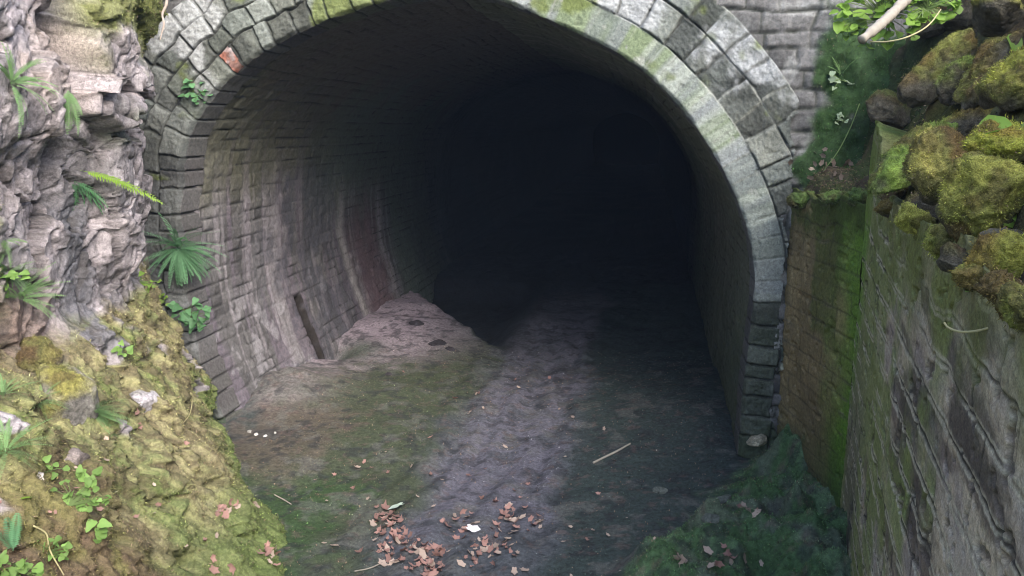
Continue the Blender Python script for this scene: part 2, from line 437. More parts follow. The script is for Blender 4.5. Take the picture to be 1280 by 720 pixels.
slot = band(Vg + .06 * (Zl - .5), 2.22, 2.36, .012) * band(Zl, -.2, .84 , .05) * (Ul < -1)
slot_c = band(Vg + .06 * (Zl - .5) + .02 * fbm(Sg * 9, Vg * 2, seed=70), 2.20, 2.40, .02) * band(Zl, -.2, .88, .05) * (Ul < -1)
D -= .20 * slot
leftw = (Ul < -.55)
streak = lambda sc, sd: fbm(Vg * sc, Sg * .35 + 3, seed=sd, oct=3)
g = .125 + .060 * (r1 - .5) + .03 * fbm(Sg * 2, Vg * 2, seed=58)
colr = np.stack([g * 1.0, g * .97, g * .98], -1)
olive = sstep(1.9, 2.7, Zl + .3 * fbm(Sg * 1.2, Vg * 1.2, seed=59))
colr = mixc(colr, (.135, .135, .088), .75 * olive)
colr = mixc(colr, (.165, .143, .172), sstep(.0, .6, streak(5, 60) + .2) * .75 * (1 - olive * .7) * leftw)
colr = mixc(colr, (.29, .27, .29), sstep(.25, .7, streak(9, 61)) * .65 * (1 - sstep(1.8, 2.8, Zl)) * leftw)
colr = mixc(colr, (.33, .32, .34), sstep(.35, .6, fbm(Sg * 4, Vg * 4, seed=62, oct=4)) * .6 * (1 - sstep(.9, 1.4, Zl)) * leftw)
colr = mixc(colr, (.095, .095, .115), band(Vg, 1.4, 3.8, .5) * .6 * leftw * (1 - olive) * sstep(-.3, .3, fbm(Sg * 3, Vg * 3, seed=170, oct=3) + .1))
colr = mixc(colr, (.44, .42, .41), leftw * (band(Vg + .1 * fbm(Sg * 2, Vg, seed=63), 4.05, 4.3, .12) * .8 + band(Vg + .12 * fbm(Sg * 2, Vg, seed=64), 5.7, 5.95, .12) * .55) * (1 - sstep(1.7, 2.6, Zl)))
colr = mixc(colr, (.19, .125, .135), leftw * band(Vg + .16 * fbm(Sg * 2, Vg * 2, seed=65, oct=3), 4.5, 5.6, .3) * .75 * (1 - sstep(1.0, 2.2, Zl + .3 * fbm(Vg * 5, Sg, seed=165))))
grn = sstep(2.2, 4.4, Vg) * sstep(1.4, 2.6, Zl) + sstep(5.9, 6.6, Vg)
colr = mixc(colr, (.115, .15, .115), np.clip(grn, 0, 1) * .85)
colr = mixc(colr, (.14, .12, .10), np.clip(sstep(3.2, 3.8, Zl + .3 * fbm(Sg, Vg * 3, seed=66)), 0, 1) * .8)
colr = mixc(colr, (.17, .19, .125), (~leftw) * .7)
colr = mixc(colr, (.26, .25, .20), (~leftw) * sstep(.2, .6, streak(7, 160)) * .6)
colr = mixc(colr, (.05, .07, .035), (~leftw) * (1 - sstep(.6, 2.0, Zl)) * .6)
colr = mixc(colr, (.03, .03, .028), jm * .9)
colr = mixc(colr, (.022, .018, .014), slot_c * .95)  # shade inside the recess painted into the slot's colour
depth_shade = sstep(6.3, 11.0, Vg + .5 * fbm(Sg * 1.3, Vg * 1.3, seed=67))
colr = mixc(colr, (.012, .014, .02), depth_shade * .96)  # light falling off deep in the bore, put into the lining colour
curve = np.where(Vg > 6, .010 * (Vg - 6) ** 2, 0) * 0
tunnel = empty('railway_tunnel', tuple(W(-.55, .4, 0)))
tag(tunnel, 'stone lined tunnel running back into darkness behind the arch', 'tunnel')
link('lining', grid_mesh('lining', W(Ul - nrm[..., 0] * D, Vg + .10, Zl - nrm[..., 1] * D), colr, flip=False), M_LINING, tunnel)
# far closing wall of the bore
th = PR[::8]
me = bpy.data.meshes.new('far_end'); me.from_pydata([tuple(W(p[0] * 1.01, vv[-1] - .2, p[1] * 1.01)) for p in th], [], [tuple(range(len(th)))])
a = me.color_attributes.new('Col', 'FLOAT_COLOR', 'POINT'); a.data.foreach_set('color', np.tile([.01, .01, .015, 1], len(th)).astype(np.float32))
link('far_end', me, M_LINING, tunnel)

# ------------------------------------------------------------------ right-hand walls and bank
def wallX(y): return np.where(y > 5.5, 2.45 - .045 * (y - 5.5), 2.45 + (y - 5.5) * .352)
WTOP = 2.68
def wall(name, t, y, zstep, top, seed, colfn, mat, label, cat, cut):
    """a masonry wall face standing on the line wallX(y), with its top and a thickness behind"""
    z = np.arange(-.35, top, zstep)
    Y, Z = np.meshgrid(y, z, indexing='ij'); X = wallX(Y)
    S_ = np.hypot(Y - 5.5, X - 2.45) * np.sign(Y - 5.5)
    cb = [-.5]
    rg = np.random.default_rng(seed)
    while cb[-1] < 3.2: cb.append(cb[-1] + rg.uniform(.125, .185))
    Sw = S_ + .03 * fbm(S_ * 2, Z * 2, seed=seed, oct=3); Zw = Z + .006 * fbm(S_ * 1.5, Z * 2, seed=seed + 1, oct=3)
    dT, dS, r1, r2, r3, ls, lt, k = masonry(Sw, Zw, cb, .43, seed + 2, .6)
    d = np.minimum(dT, dS)
    wv = np.clip(.8 + 1.1 * fbm(S_ * 1.6, Z * 2.2, seed=seed + 3, oct=3), .1, 1.5)
    jm = 1 - sstep(0, .011 * (.6 + .6 * wv), d)
    D = -.004 * jm * wv + (r1 - .5) * .003 + (ls * (r2 - .5) + lt * (r3 - .5)) * .004
    D += .005 * fbm(S_ * 6, Z * 6, seed=seed + 5, oct=4) + .006 * (fbm(S_ * 20, Z * 24, seed=seed + 6, oct=4, ridged=True) - .55)
    pit = sstep(.45, .7, fbm(S_ * 11, Z * 16, seed=seed + 7, oct=3)); D -= .014 * pit
    colr = colfn(S_, Z, jm, wv, r1, r2, d, dT)
    dirn = np.stack([np.where(Y > 5.5, -1.0, -.943), np.where(Y > 5.5, -.045, .332), 0 * Y], -1)
    rag = (.06 * fbm(S_ * 2.6, S_ * 0, seed=seed + 9, oct=4) - .02 + (.36 * sstep(-.95, -.25, S_) if top > 2.55 else 0)) * sstep(top - .6, top, Z)
    P = np.stack([X, Y, Z + rag], -1) + dirn * D[..., None]
    cap = P[:, -1:].copy()
    cap = np.concatenate([cap - dirn[:, -1:] * .03 - [0, 0, .02], cap - dirn[:, -1:] * .38 - [0, 0, .14], cap - dirn[:, -1:] * .38 - [0, 0, 2.9]], 1)
    P = np.concatenate([P, cap], 1); colr = np.concatenate([colr, np.repeat(colr[:, -1:], 3, 1)], 1)
    return tag(link(name, grid_mesh(name, P, colr, flip=False), mat), label, cat)

def col_main(S, Z, jm, wv, r1, r2, d, dT):
    g = .41 + .07 * (r1 - .5) + .08 * fbm(S * 2.5, Z * 2.5, seed=81)
    c = np.stack([g * 1.12, g * .95, g * .70], -1)
    fn = fbm(S * 1.3, Z * 7, seed=180, oct=5)
    c = mixc(c, (.14, .11, .09), sstep(.0, .45, fn) * .85); c = mixc(c, (.44, .39, .34), sstep(.1, .6, -fn) * .55)
    c = mixc(c, (.27, .225, .22), sstep(.1, .6, fbm(S * 2, Z * 3, seed=82, oct=4)) * .6)
    c = mixc(c, (.09, .075, .062), sstep(.2, .6, fbm(S * 1.1, Z * 3.6, seed=83, oct=5)) * .75)
    c = mixc(c, (.22, .27, .085), sstep(-.35, .4, fbm(S * 2.2, Z * 2.0, seed=84, oct=5) + 1.0 * (sstep(-2.8, -.8, S) - .25)) * .8)
    c = mixc(c, (.17, .32, .045), sstep(-.55, -.05, S + .15 * fbm(S * 3, Z * 2, seed=85)) * .85 * sstep(.6, 1.6, Z))
    c = mixc(c, (.19, .17, .135), band(S + .12 * fbm(S * 3, Z * 3, seed=89), -1.0, -.15, .2) * (1 - sstep(.8, 1.9, Z)) * .7)
    c = mixc(c, (.52, .48, .37), (1 - sstep(.005, .011, np.abs(dT - .013))) * sstep(-.4, .2, fbm(S * 4, Z * 4, seed=86, oct=3) + .2) * .8)
    c = mixc(c, (.03, .027, .024), jm * .9 * np.clip(wv, 0, 1))
    c = mixc(c, (.07, .06, .05), sstep(.45, .7, fbm(S * 11, Z * 16, seed=87, oct=3)) * .7)
    c = mixc(c, (.16, .18, .05), sstep(2.2, 2.55, Z + .25 * fbm(S * 3, Z * 3, seed=87)) * .7)
    return mixc(c, (.03, .03, .035), band(S + .12 * Z, -.85, -.62, .08) * (1 - sstep(.3, 1.0, Z)) * .8)
def col_wing(S, Z, jm, wv, r1, r2, d, dT):
    g = .20 + .03 * (r1 - .5) + .06 * fbm(S * 2.5, Z * 2.5, seed=91, oct=4)
    c = np.stack([g * 1.20, g * .95, g * .50], -1)
    c = mixc(c, (.085, .115, .03), sstep(-.05, .45, fbm(S * 2, Z * 1.3, seed=92, oct=4)) * .7)
    c = mixc(c, (.11, .24, .025), (1 - sstep(.0, .55, S + .12 * fbm(S * 4, Z * 3, seed=93))) * .85)
    c = mixc(c, (.04, .065, .03), (1 - sstep(.1, .9, Z)) * .7)
    c = mixc(c, (.17, .15, .10), (1 - sstep(.0, .010, np.abs(dT - .010))) * sstep(.1, .5, fbm(S * 3, Z * 3, seed=94, oct=3)) * .8)
    c = mixc(c, (.06, .085, .02), sstep(2.15, 2.45, Z + .2 * fbm(S * 5, Z * 5, seed=95, oct=3)) * .9)
    return mixc(c, (.05, .045, .03), jm * .5)
ys = [5.5]
while ys[-1] > -1.6: ys.append(ys[-1] - (.0032 * max(ys[-1], 1.2) if ys[-1] > 1.1 else .05))
rwall = wall('retaining_wall', None, np.array(ys[::-1]), .0062, WTOP, 80, col_main, M_STONE, 'long weathered stone retaining wall with green stains beside the floor', 'wall', None)
wwall = wall('wing_wall', None, np.arange(5.5, 7.02, .012), .012, 2.5, 90, col_wing, M_STONE, 'dim brown mossy wing wall joining the arch to the longer wall', 'wall', None)

# earth bank above the walls
y = np.concatenate([np.arange(-1.6, 1.2, .06), np.arange(1.2, 7.6, .02)]); w = np.concatenate([np.arange(0, 1.3, .02), np.arange(1.3, 6.0, .12)])
Y, Wd = np.meshgrid(y, w, indexing='ij')
back = sstep(5.35, 5.9, Y)
zn = 2.50 + 1.75 * np.minimum(Wd, .75) + .75 * np.maximum(Wd - .75, 0)
zl = 2.44 + .55 * np.minimum(Wd, .42) + 2.4 * np.clip(Wd - .42, 0, .7) + .8 * np.maximum(Wd - 1.12, 0)
Zb = zn * (1 - back) + zl * back
nz = .10 * fbm(Y * 2.4, Wd * 2.4, seed=101, oct=4) + .035 * fbm(Y * 10, Wd * 10, seed=102, oct=4)
fade = sstep(0, .15, Wd)
Xb = wallX(Y) + .035 + Wd - nz * .8 * fade
Zb = Zb + nz * fade * .7 - .16 * (1 - sstep(0, .05, Wd)) + .05
cb_ = np.zeros(Y.shape + (3,)) + np.array([.045, .036, .024])
cb_ = mixc(cb_, (.075, .058, .036), sstep(0, .5, fbm(Y * 6, Wd * 6, seed=103, oct=4)))
cb_ = mixc(cb_, (.06, .07, .02), sstep(0, .5, fbm(Y * 3, Wd * 3, seed=104, oct=4) + .1 * (1 - back)) * .8)
cb_ = mixc(cb_, (.035, .055, .018), sstep(-.3, .3, fbm(Y * 5, Wd * 5, seed=105, oct=4)) * back * .85)
BP = np.stack([Xb, Y, Zb], -1)
eb = tag(link('earth_bank', grid_mesh('earth_bank', BP, cb_, flip=True), M_ROCK), 'steep mossy earth slope above the right wall', 'bank', None, 'structure')
k_ = (Y > 1.3) & (Wd < 1.4) & (Wd > .03)
fuzz('moss', eb, BP[k_], grid_normals(BP, -1)[k_], cb_[k_], 26000, .010, .0018, 66, .6, .3, .10)
k_ = (Y > 5.45) & (Y < 7.3) & (Wd < .75)
fuzz('ledge_moss', eb, BP[k_], grid_normals(BP, -1)[k_], cb_[k_] * 0 + np.array([.05, .075, .025]), 12000, .022, .0028, 67, .5, .2, .25)

# ------------------------------------------------------------------ left rock bank
def bank_left():
    y = np.concatenate([np.arange(.6, 2.2, .03), np.arange(2.2, 8.1, .0135)]); z = np.concatenate([np.arange(-.35, 4.6, .0135), np.arange(4.6, 6.6, .05)])
    Y, Z = np.meshgrid(y, z, indexing='ij')
    Xc = -3.02 - .45 * np.maximum(Y - 6.35, 0) - .05 * np.maximum(Z - 3, 0)
    Xt = np.interp(Y, [0, 3, 4, 5.3, 6.2, 6.8, 7.6], [-1.3, -1.38, -1.48, -1.72, -2.2, -2.62, -2.95])
    zb = 1.78 + .12 * fbm(Y * 1.3, Z * .2, seed=201, oct=2)
    sl = np.clip((zb - Z) / zb, 0, 1.2)
    X = Xc + (Xt - Xc) * sl ** 1.05
    lower = sstep(.0, .14, sl)
    lower = np.clip(lower, 0, 1); up = 1 - lower
    # main masses of the cliff
    X = X + up * (.10 * fbm(Y * .9, Z * .6, seed=202, oct=3))
    X += up * .16 * band(Y + .06 * fbm(Z * 3, Y, seed=203), 4.3, 5.22, .05) * band(Z, 2.9, 7, .25)
    X -= up * .26 * band(Y + .08 * fbm(Z * 2.5, Y, seed=204), 5.27, 5.42, .035) * sstep(2.3, 2.9, Z)
    ov = band(Y + .10 * fbm(Z * 2.2, Y * 2, seed=205), 5.45, 6.75, .04) * sstep(3.27, 3.30, Z + .09 * fbm(Y * 3.0, Z * .5, seed=206, oct=3))
    X += ov * (.34 + .06 * fbm(Y * 3, Z * 3, seed=207))
    ov2 = band(Y + .06 * fbm(Z * 3, Y * 2, seed=208), 5.40, 5.95, .03) * band(Z + .05 * fbm(Y * 4, Z, seed=209), 3.06, 3.24, .02)
    X += ov2 * .20
    col_ = band(Y + .05 * fbm(Z * 3, Y * 2, seed=210), 5.75, 6.25, .06) * band(Z, 1.9, 3.2, .12); X += col_ * .10
    # angular blocks at two sizes
    wy = Y + .07 * fbm(Y * 2, Z * 2, seed=211, oct=3); wz = Z + .07 * fbm(Y * 2, Z * 2, seed=212, oct=3)
    a, b, idn, cx, cy = worley(wy * 3.6 + wz * .9, wz * 2.6 - wy * .7, 213)
    cr1 = 1 - sstep(0, .07, b - a)
    idy = _hash(np.floor(idn * 9999), np.floor(idn * 777), np.zeros_like(idn), 5)
    blk = (idn - .5) * .13 + cx * (idy - .5) * .13 + cy * (idn - .4) * .08
    a2, b2, id2, cx2, cy2 = worley(wy * 9.5 - wz * 2, wz * 7 + wy * 1.5, 214)
    cr2 = 1 - sstep(0, .09, b2 - a2)
    blk2 = (id2 - .5) * .032 + cx2 * (id2 - .5) * .04 + cy2 * (id2 - .3) * .025
    a3, b3, id3, cx3, cy3 = worley(wy * 24, wz * 19, 215)
    blk3 = (id3 - .5) * .010 + cy3 * .006
    shp = sstep(-.5, .2, fbm(Y * .8, Z * .8, seed=216, oct=3) + .2)
    rg = fbm(Y * 7, Z * 7, seed=217, oct=5, ridged=True) - .6
    rock = blk * (.35 + .75 * shp) + blk2 * (.4 + .7 * shp) + blk3 - .055 * cr1 * shp * sstep(-.2, .2, fbm(Y * 3, Z * 3, seed=218)) - .022 * cr2 * shp + .03 * rg
    X += up * rock
    # mossy lower slope: lumps, hummocks, rock showing through
    lump = .10 * fbm(Y * 1.6, Z * 1.9, seed=219, oct=3) + .04 * fbm(Y * 5, Z * 6, seed=220, oct=3) + .030 * fbm(Y * 15, Z * 17, seed=221, oct=4) + .014 * fbm(Y * 50, Z * 50, seed=222, oct=2) - .07 * sstep(.40, .65, fbm(Y * 6, Z * 8, seed=249, oct=3))
    gully = -.10 * (1 - sstep(0, .14, np.abs(Y - 5.25 - .35 * (Z - 1.0) - .12 * fbm(Z * 3, Y, seed=223)))) * band(Z, .25, 1.5, .2)
    outc = sstep(.66, .78, fbm(Y * 2.0, Z * 2.0, seed=224, oct=3) - .35 * (Z < .5))
    X += lower * (lump + gully + outc * (rock * .9 - .02)) * sstep(-.25, .15, Z + .1)
    dY = up * .03 * fbm(Y * 6, Z * 6, seed=225, oct=3) + up * cx * (idn - .5) * .10
    dZ = up * .05 * fbm(Y * 5, Z * 5, seed=226, oct=3) + up * ov * -.05 + lower * .03 * fbm(Y * 7, Z * 7, seed=227, oct=3)
    # colour: grey-mauve rock
    g = .34 + .06 * (idn - .5) + .05 * (id2 - .5) + .06 * fbm(Y * 2.5, Z * 2.5, seed=228, oct=4)
    c = np.stack([g * 1.05, g * .95, g * .99], -1)
    c = mixc(c, (.34, .28, .245), sstep(.1, .5, fbm(Y * 1.5, Z * 1.5, seed=229, oct=3)) * .6 * sstep(2.4, 3.4, Z))
    c = mixc(c, (.15, .145, .15), sstep(.15, .6, fbm(Y * 2.6, Z * 1.4, seed=230, oct=4)) * .7)
    c = mixc(c, (.42, .39, .41), sstep(.3, .65, fbm(Y * 6, Z * 6, seed=231, oct=4)) * .6)
    c = mixc(c, (.11, .115, .13), band(Y + .08 * fbm(Z * 4, Y, seed=232), 5.28, 5.65, .06) * band(Z, 1.45, 2.5, .12) * .8)
    c = mixc(c, (.20, .125, .085), band(Y, 4.5, 5.15, .2) * band(Z, 1.5, 2.0, .15) * .6)
    c = mixc(c, (.14, .17, .11), sstep(.2, .5, fbm(Y * 2, Z * 2, seed=233, oct=4)) * .5 * band(Y, 5.3, 6.7, .2) * (Z > 2.6))
    c = mixc(c, (.05, .045, .042), cr1 * shp * .75); c = mixc(c, (.07, .065, .06), cr2 * shp * .6)
    # moss
    mo = np.clip(lower * 1.4 + .5 * fbm(Y * 4, Z * 4, seed=234, oct=4) * (lower > .02), 0, 1)
    mo = np.maximum(mo, .95 * (1 - sstep(4.55, 4.8, Y + .16 * fbm(Z * 3, Y * 3, seed=235, oct=3))) * (1 - sstep(2.35, 2.7, Z + .25 * fbm(Y * 4, Z * 4, seed=236))))
    mo = mo * (1 - .95 * outc * (lower > .5))
    mv = fbm(Y * 3, Z * 3, seed=237, oct=4); mf = fbm(Y * 22, Z * 22, seed=238, oct=3)
    mc = np.zeros(c.shape) + np.array([.160, .182, .078])
    mc = mixc(mc, (.24, .215, .12), sstep(0, .5, mv)); mc = mixc(mc, (.13, .17, .05), sstep(.0, .5, -mv) * .9)
    mc = mixc(mc, (.13, .105, .06), sstep(.05, .5, mf) * .7)
    mc = mixc(mc, (.33, .31, .15), sstep(.05, .5, -mf) * .6)
    mc = mixc(mc, (.10, .085, .05), sstep(.2, .5, fbm(Y * 9, Z * 9, seed=248, oct=4)) * .7)
    mc = mixc(mc, (.115, .16, .05), (1 - sstep(.35, .8, Z + .2 * mv)) * .8)
    soil = (1 - sstep(3.3, 4.4, Y + .5 * fbm(Y * 2, Z * 2, seed=239, oct=3) + .5 * (Z - 1)))
    mc = mixc(mc, (.13, .088, .058), np.clip(soil + .5 * sstep(.3, .6, fbm(Y * 6, Z * 6, seed=240, oct=4)) * soil, 0, 1) * .85)
    mc = mixc(mc, (.17, .16, .06), soil * sstep(.0, .5, fbm(Y * 5, Z * 5, seed=241, oct=4)) * .8)
    c = mixc(c, (1, 1, 1), 0 * mo) * (1 - mo[..., None]) + mc * mo[..., None]
    gtop = sstep(3.52, 3.7, Z + .12 * fbm(Y * 4, Z * 4, seed=242, oct=3)) * ov
    c = mixc(c, (.15, .17, .04), gtop * .85)
    P = np.stack([X, Y + dY, Z + dZ], -1)
    ob = tag(link('rock_bank', grid_mesh('rock_bank', P, c, flip=False), M_ROCK), 'fractured grey rock face above a yellow green mossy slope', 'rock face', None, 'structure')
    k_ = (mo > .55) & (Y > 2.4) & (Y < 7.6) & (Z > -.05) & (Z < 2.7)
    k_ |= (gtop > .5) & (Z < 4.5)
    fuzz('moss', ob, P[k_], grid_normals(P, 1)[k_], c[k_], 150000, .016, .0023, 61, .7, .2, .09)
    return ob
bankL = bank_left()

# ------------------------------------------------------------------ ground
def ground_h(U, V):
    X = PO[0] + U * UV_[0] + V * NV_[0]; Y = PO[1] + U * UV_[1] + V * NV_[1]
    h = .05 * fbm(X * .8, Y * .8, seed=301, oct=3) + .012 * fbm(X * 5, Y * 5, seed=302, oct=5)
    # ramp of debris under the viewer
    h = h + np.maximum(4.4 - Y, 0) * .38 - np.maximum(1.0 - Y, 0) * .3
    # heaps along the left wall of the bore
    dl = U - (-3.15)
    base = .05 * np.exp(-(dl / .75) ** 2) * sstep(-.4, .6, V) * (1 - sstep(5.0, 6.0, V))
    A = .14 * np.exp(-(((dl - .40) / .55) ** 2 + ((V - 1.15) / .60) ** 2)) * (1 + .35 * fbm(U * 4, V * 4, seed=303, oct=3))
    Vc = 2.3 - 1.44 * U + .08 * fbm(U * 3, V * 3, seed=330, oct=3)
    B = .12 * np.exp(-((np.maximum(dl - .35, 0) / 1.15) ** 2)) * sstep(1.5, 5.4, V) * (1 - sstep(-.05, .12, V - Vc)) * (U < .3)
    notch = -.28 * np.exp(-(((dl - .15) / .3) ** 2 + ((V - 2.75) / .28) ** 2))
    pit = -.34 * sstep(0, .45, V - Vc) * (1 - sstep(7.5, 8.5, V)) * (1 - sstep(-1.3, -.6, U))
    rim = .12 * sstep(7.6, 8.6, V + .6 * dl) * np.exp(-(dl / .8) ** 2)
    h = h + base + A + B + notch + pit + rim
    # swell across the floor
    h = h - .05 * np.exp(-((U + .2) / .9) ** 2) * sstep(-2, 0, V)
    h = h + .018 * np.sin((U + .12 * fbm(U, V * .6, seed=305)) * 21) * band(U, -1.0, .55, .2) * (1 - sstep(3.5, 6, V))
    mr = sstep(-.1, .45, X - .8 - .72 * (Y - 4.9) + .12 * fbm(X * 2, Y * 2, seed=334, oct=3)) * band(Y, 4.2, 7.1, .3)
    h = h + mr * (.27 + .20 * fbm(X * 2.0, Y * 2.0, seed=304, oct=3) + .08 * fbm(X * 7, Y * 7, seed=306, oct=4))
    h = h + .10 * sstep(.9, 2.1, U) * sstep(0, 1, V)
    return h
def ground():
    u = np.concatenate([np.arange(-30, -4.2, .8), np.arange(-4.2, 3.3, .018), np.arange(3.3, 30, .8)])
    v = np.concatenate([np.arange(-40, -7, 1.0), np.arange(-7, -3.2, .06), np.arange(-3.2, 3.5, .018), np.arange(3.5, 12, .035), np.arange(12, 60, .5)])
    U, V = np.meshgrid(u, v, indexing='ij')
    X = PO[0] + U * UV_[0] + V * NV_[0]; Y = PO[1] + U * UV_[1] + V * NV_[1]
    h = ground_h(U, V)
    n1 = fbm(X * 1.3, Y * 1.3, seed=310, oct=4); n2 = fbm(X * 6, Y * 6, seed=311, oct=4)
    c = np.zeros(U.shape + (3,)) + np.array([.047, .064, .063])
    c = mixc(c, (.05, .055, .06), sstep(0, .5, n2) * .6)
    # mauve dusty strip down the middle
    st = band(U + .16 * n1 + .06 * n2, -.62, .55, .22) * (1 - .6 * (1 - sstep(-2.3, -1.3, V + .4 * n1)))
    c = mixc(c, (.128, .124, .150), st * (1 - .5 * sstep(.1, .5, n2)) * (1 - .8 * sstep(6, 9, V)))
    # green film left of it
    gr = band(U + .25 * n1 + .1 * n2, -2.7, -.62, .25) * sstep(-3, -2.2, V) * (1 - sstep(3.2, 4.6, V))
    c = mixc(c, (.062, .075, .040), gr * .85)
    c = mixc(c, (.04, .075, .028), (1 - sstep(-1.3, -.6, V + .3 * n1)) * (1 - sstep(-1.3, -.9, U + .2 * n2)) * .85)
    dl = U + 3.15
    c = mixc(c, (.165, .145, .145), np.exp(-((dl - .45) / .5) ** 2) * band(V + .2 * n2, .3, 2.0, .35) * (.75 + .25 * n2))
    c = mixc(c, (.115, .092, .075), band(V + .3 * n1, -1.0, .6, .3) * band(U + .2 * n2, -2.9, -1.75, .25) * .7)
    edge_ = V + 1.44 * U - 2.3 - .08 * fbm(U * 3, V * 3, seed=330, oct=3)
    bm_ = np.exp(-(np.maximum(dl - .7, 0) / 1.1) ** 2) * sstep(1.2, 2.5, V + .3 * n2 - .55 * dl) * (1 - sstep(-.1, .1, edge_))
    c = mixc(c, (.38, .32, .365), bm_ * .95)
    c = mixc(c, (.10, .085, .10), bm_ * sstep(.55, .75, fbm(X * 12, Y * 12, seed=331, oct=4)) * .7)
    c = mixc(c, (.018, .02, .025), sstep(.0, .15, edge_) * (1 - sstep(-1.0, -.3, U)) * .9)
    c = mixc(c, (.05, .075, .045), np.exp(-(((dl - .5) / .5) ** 2 + ((V - 2.8) / .4) ** 2)) * .9)
    c = mixc(c, (.04, .055, .05), sstep(.35, .8, U + .2 * n1) * .8)
    mg = sstep(-.15, .3, X - .8 - .72 * (Y - 4.9) + .2 * n2)
    c = mixc(c, (.065, .125, .05), mg * (1 - sstep(-.3, .5, V)) * .9)
    c = mixc(c, (.12, .19, .10), mg * (1 - sstep(-.4, .3, V)) * sstep(.0, .5, fbm(X * 4, Y * 4, seed=312, oct=4)) * .75)
    c = mixc(c, (.03, .032, .036), sstep(.2, .6, fbm(X * 9, Y * 9, seed=332, oct=5)) * .6 * (V < 5))
    c = mixc(c, (.13, .13, .12), sstep(.25, .6, fbm(X * 5, Y * 5, seed=333, oct=5)) * .45 * (V < 3.0))
    c = mixc(c, (.13, .09, .08), sstep(.5, .75, fbm(X * 14, Y * 14, seed=313, oct=4)) * .4 * (V < 3))
    c = mixc(c, (.02, .022, .027), sstep(6.5, 9.5, V + .4 * n1) * .95)  # floor colour carries the same painted loss of light with depth
    keep = (np.abs(U + .55) < 2.95) | (V < .12)
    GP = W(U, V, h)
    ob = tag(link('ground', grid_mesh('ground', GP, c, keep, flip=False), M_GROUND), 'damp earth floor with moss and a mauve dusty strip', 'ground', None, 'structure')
    k_ = (mg > .5) & (X < 2.6) & (Y > 3.9) & (Y < 7.0) & (V < .4)
    fuzz('moss', ob, GP[k_], grid_normals(GP, 1)[k_], c[k_] * 1.3, 40000, .015, .0024, 63, .7, 0, .06)
    k_ = (U < -.55) & (U > -2.4) & (V > -3.0) & (V < 2.2)
    fuzz('crumbs', ob, GP[k_], grid_normals(GP, 1)[k_], c[k_], 16000, .010, .003, 64, .5, 0, .12)
    k_ = (U < 2.0) & (U > -2.4) & (V > -3.0) & (V < 3.5)
    fuzz('grit', ob, GP[k_], grid_normals(GP, 1)[k_], c[k_] * 1.3, 20000, .012, .005, 65, .2, 0, .2)
    return ob
gnd = ground()

# hillside above and around the cutting (out of the photograph)
def hill():
    u = np.linspace(-40, 40, 90); v = np.linspace(.25, 60, 60)
    U, V = np.meshgrid(u, v, indexing='ij')
    h = 6.2 + .45 * V + .5 * fbm(U * .3, V * .3, seed=320)
    c = np.zeros(U.shape + (3,)) + np.array([.06, .075, .03])
    o = link('hillside', grid_mesh('hillside', W(U, V, h), c), M_MOSS); tag(o, 'grassy hillside above the tunnel arch', 'hillside', None, 'structure')
hill()

# ------------------------------------------------------------------ placing on surfaces
bpy.context.view_layer.update()
_dg = bpy.context.evaluated_depsgraph_get()
def hit(px, py):
    ok, loc, nor, _i, ob, _m = SC.ray_cast(_dg, Vector((0, 0, EYE)), ray(px, py).normalized())
    d = ray(px, py)
    if nor.dot(d) > 0: nor = -nor
    return loc, nor
def pix(loc): return loc.y / F      # metres per photo pixel at that depth (about)

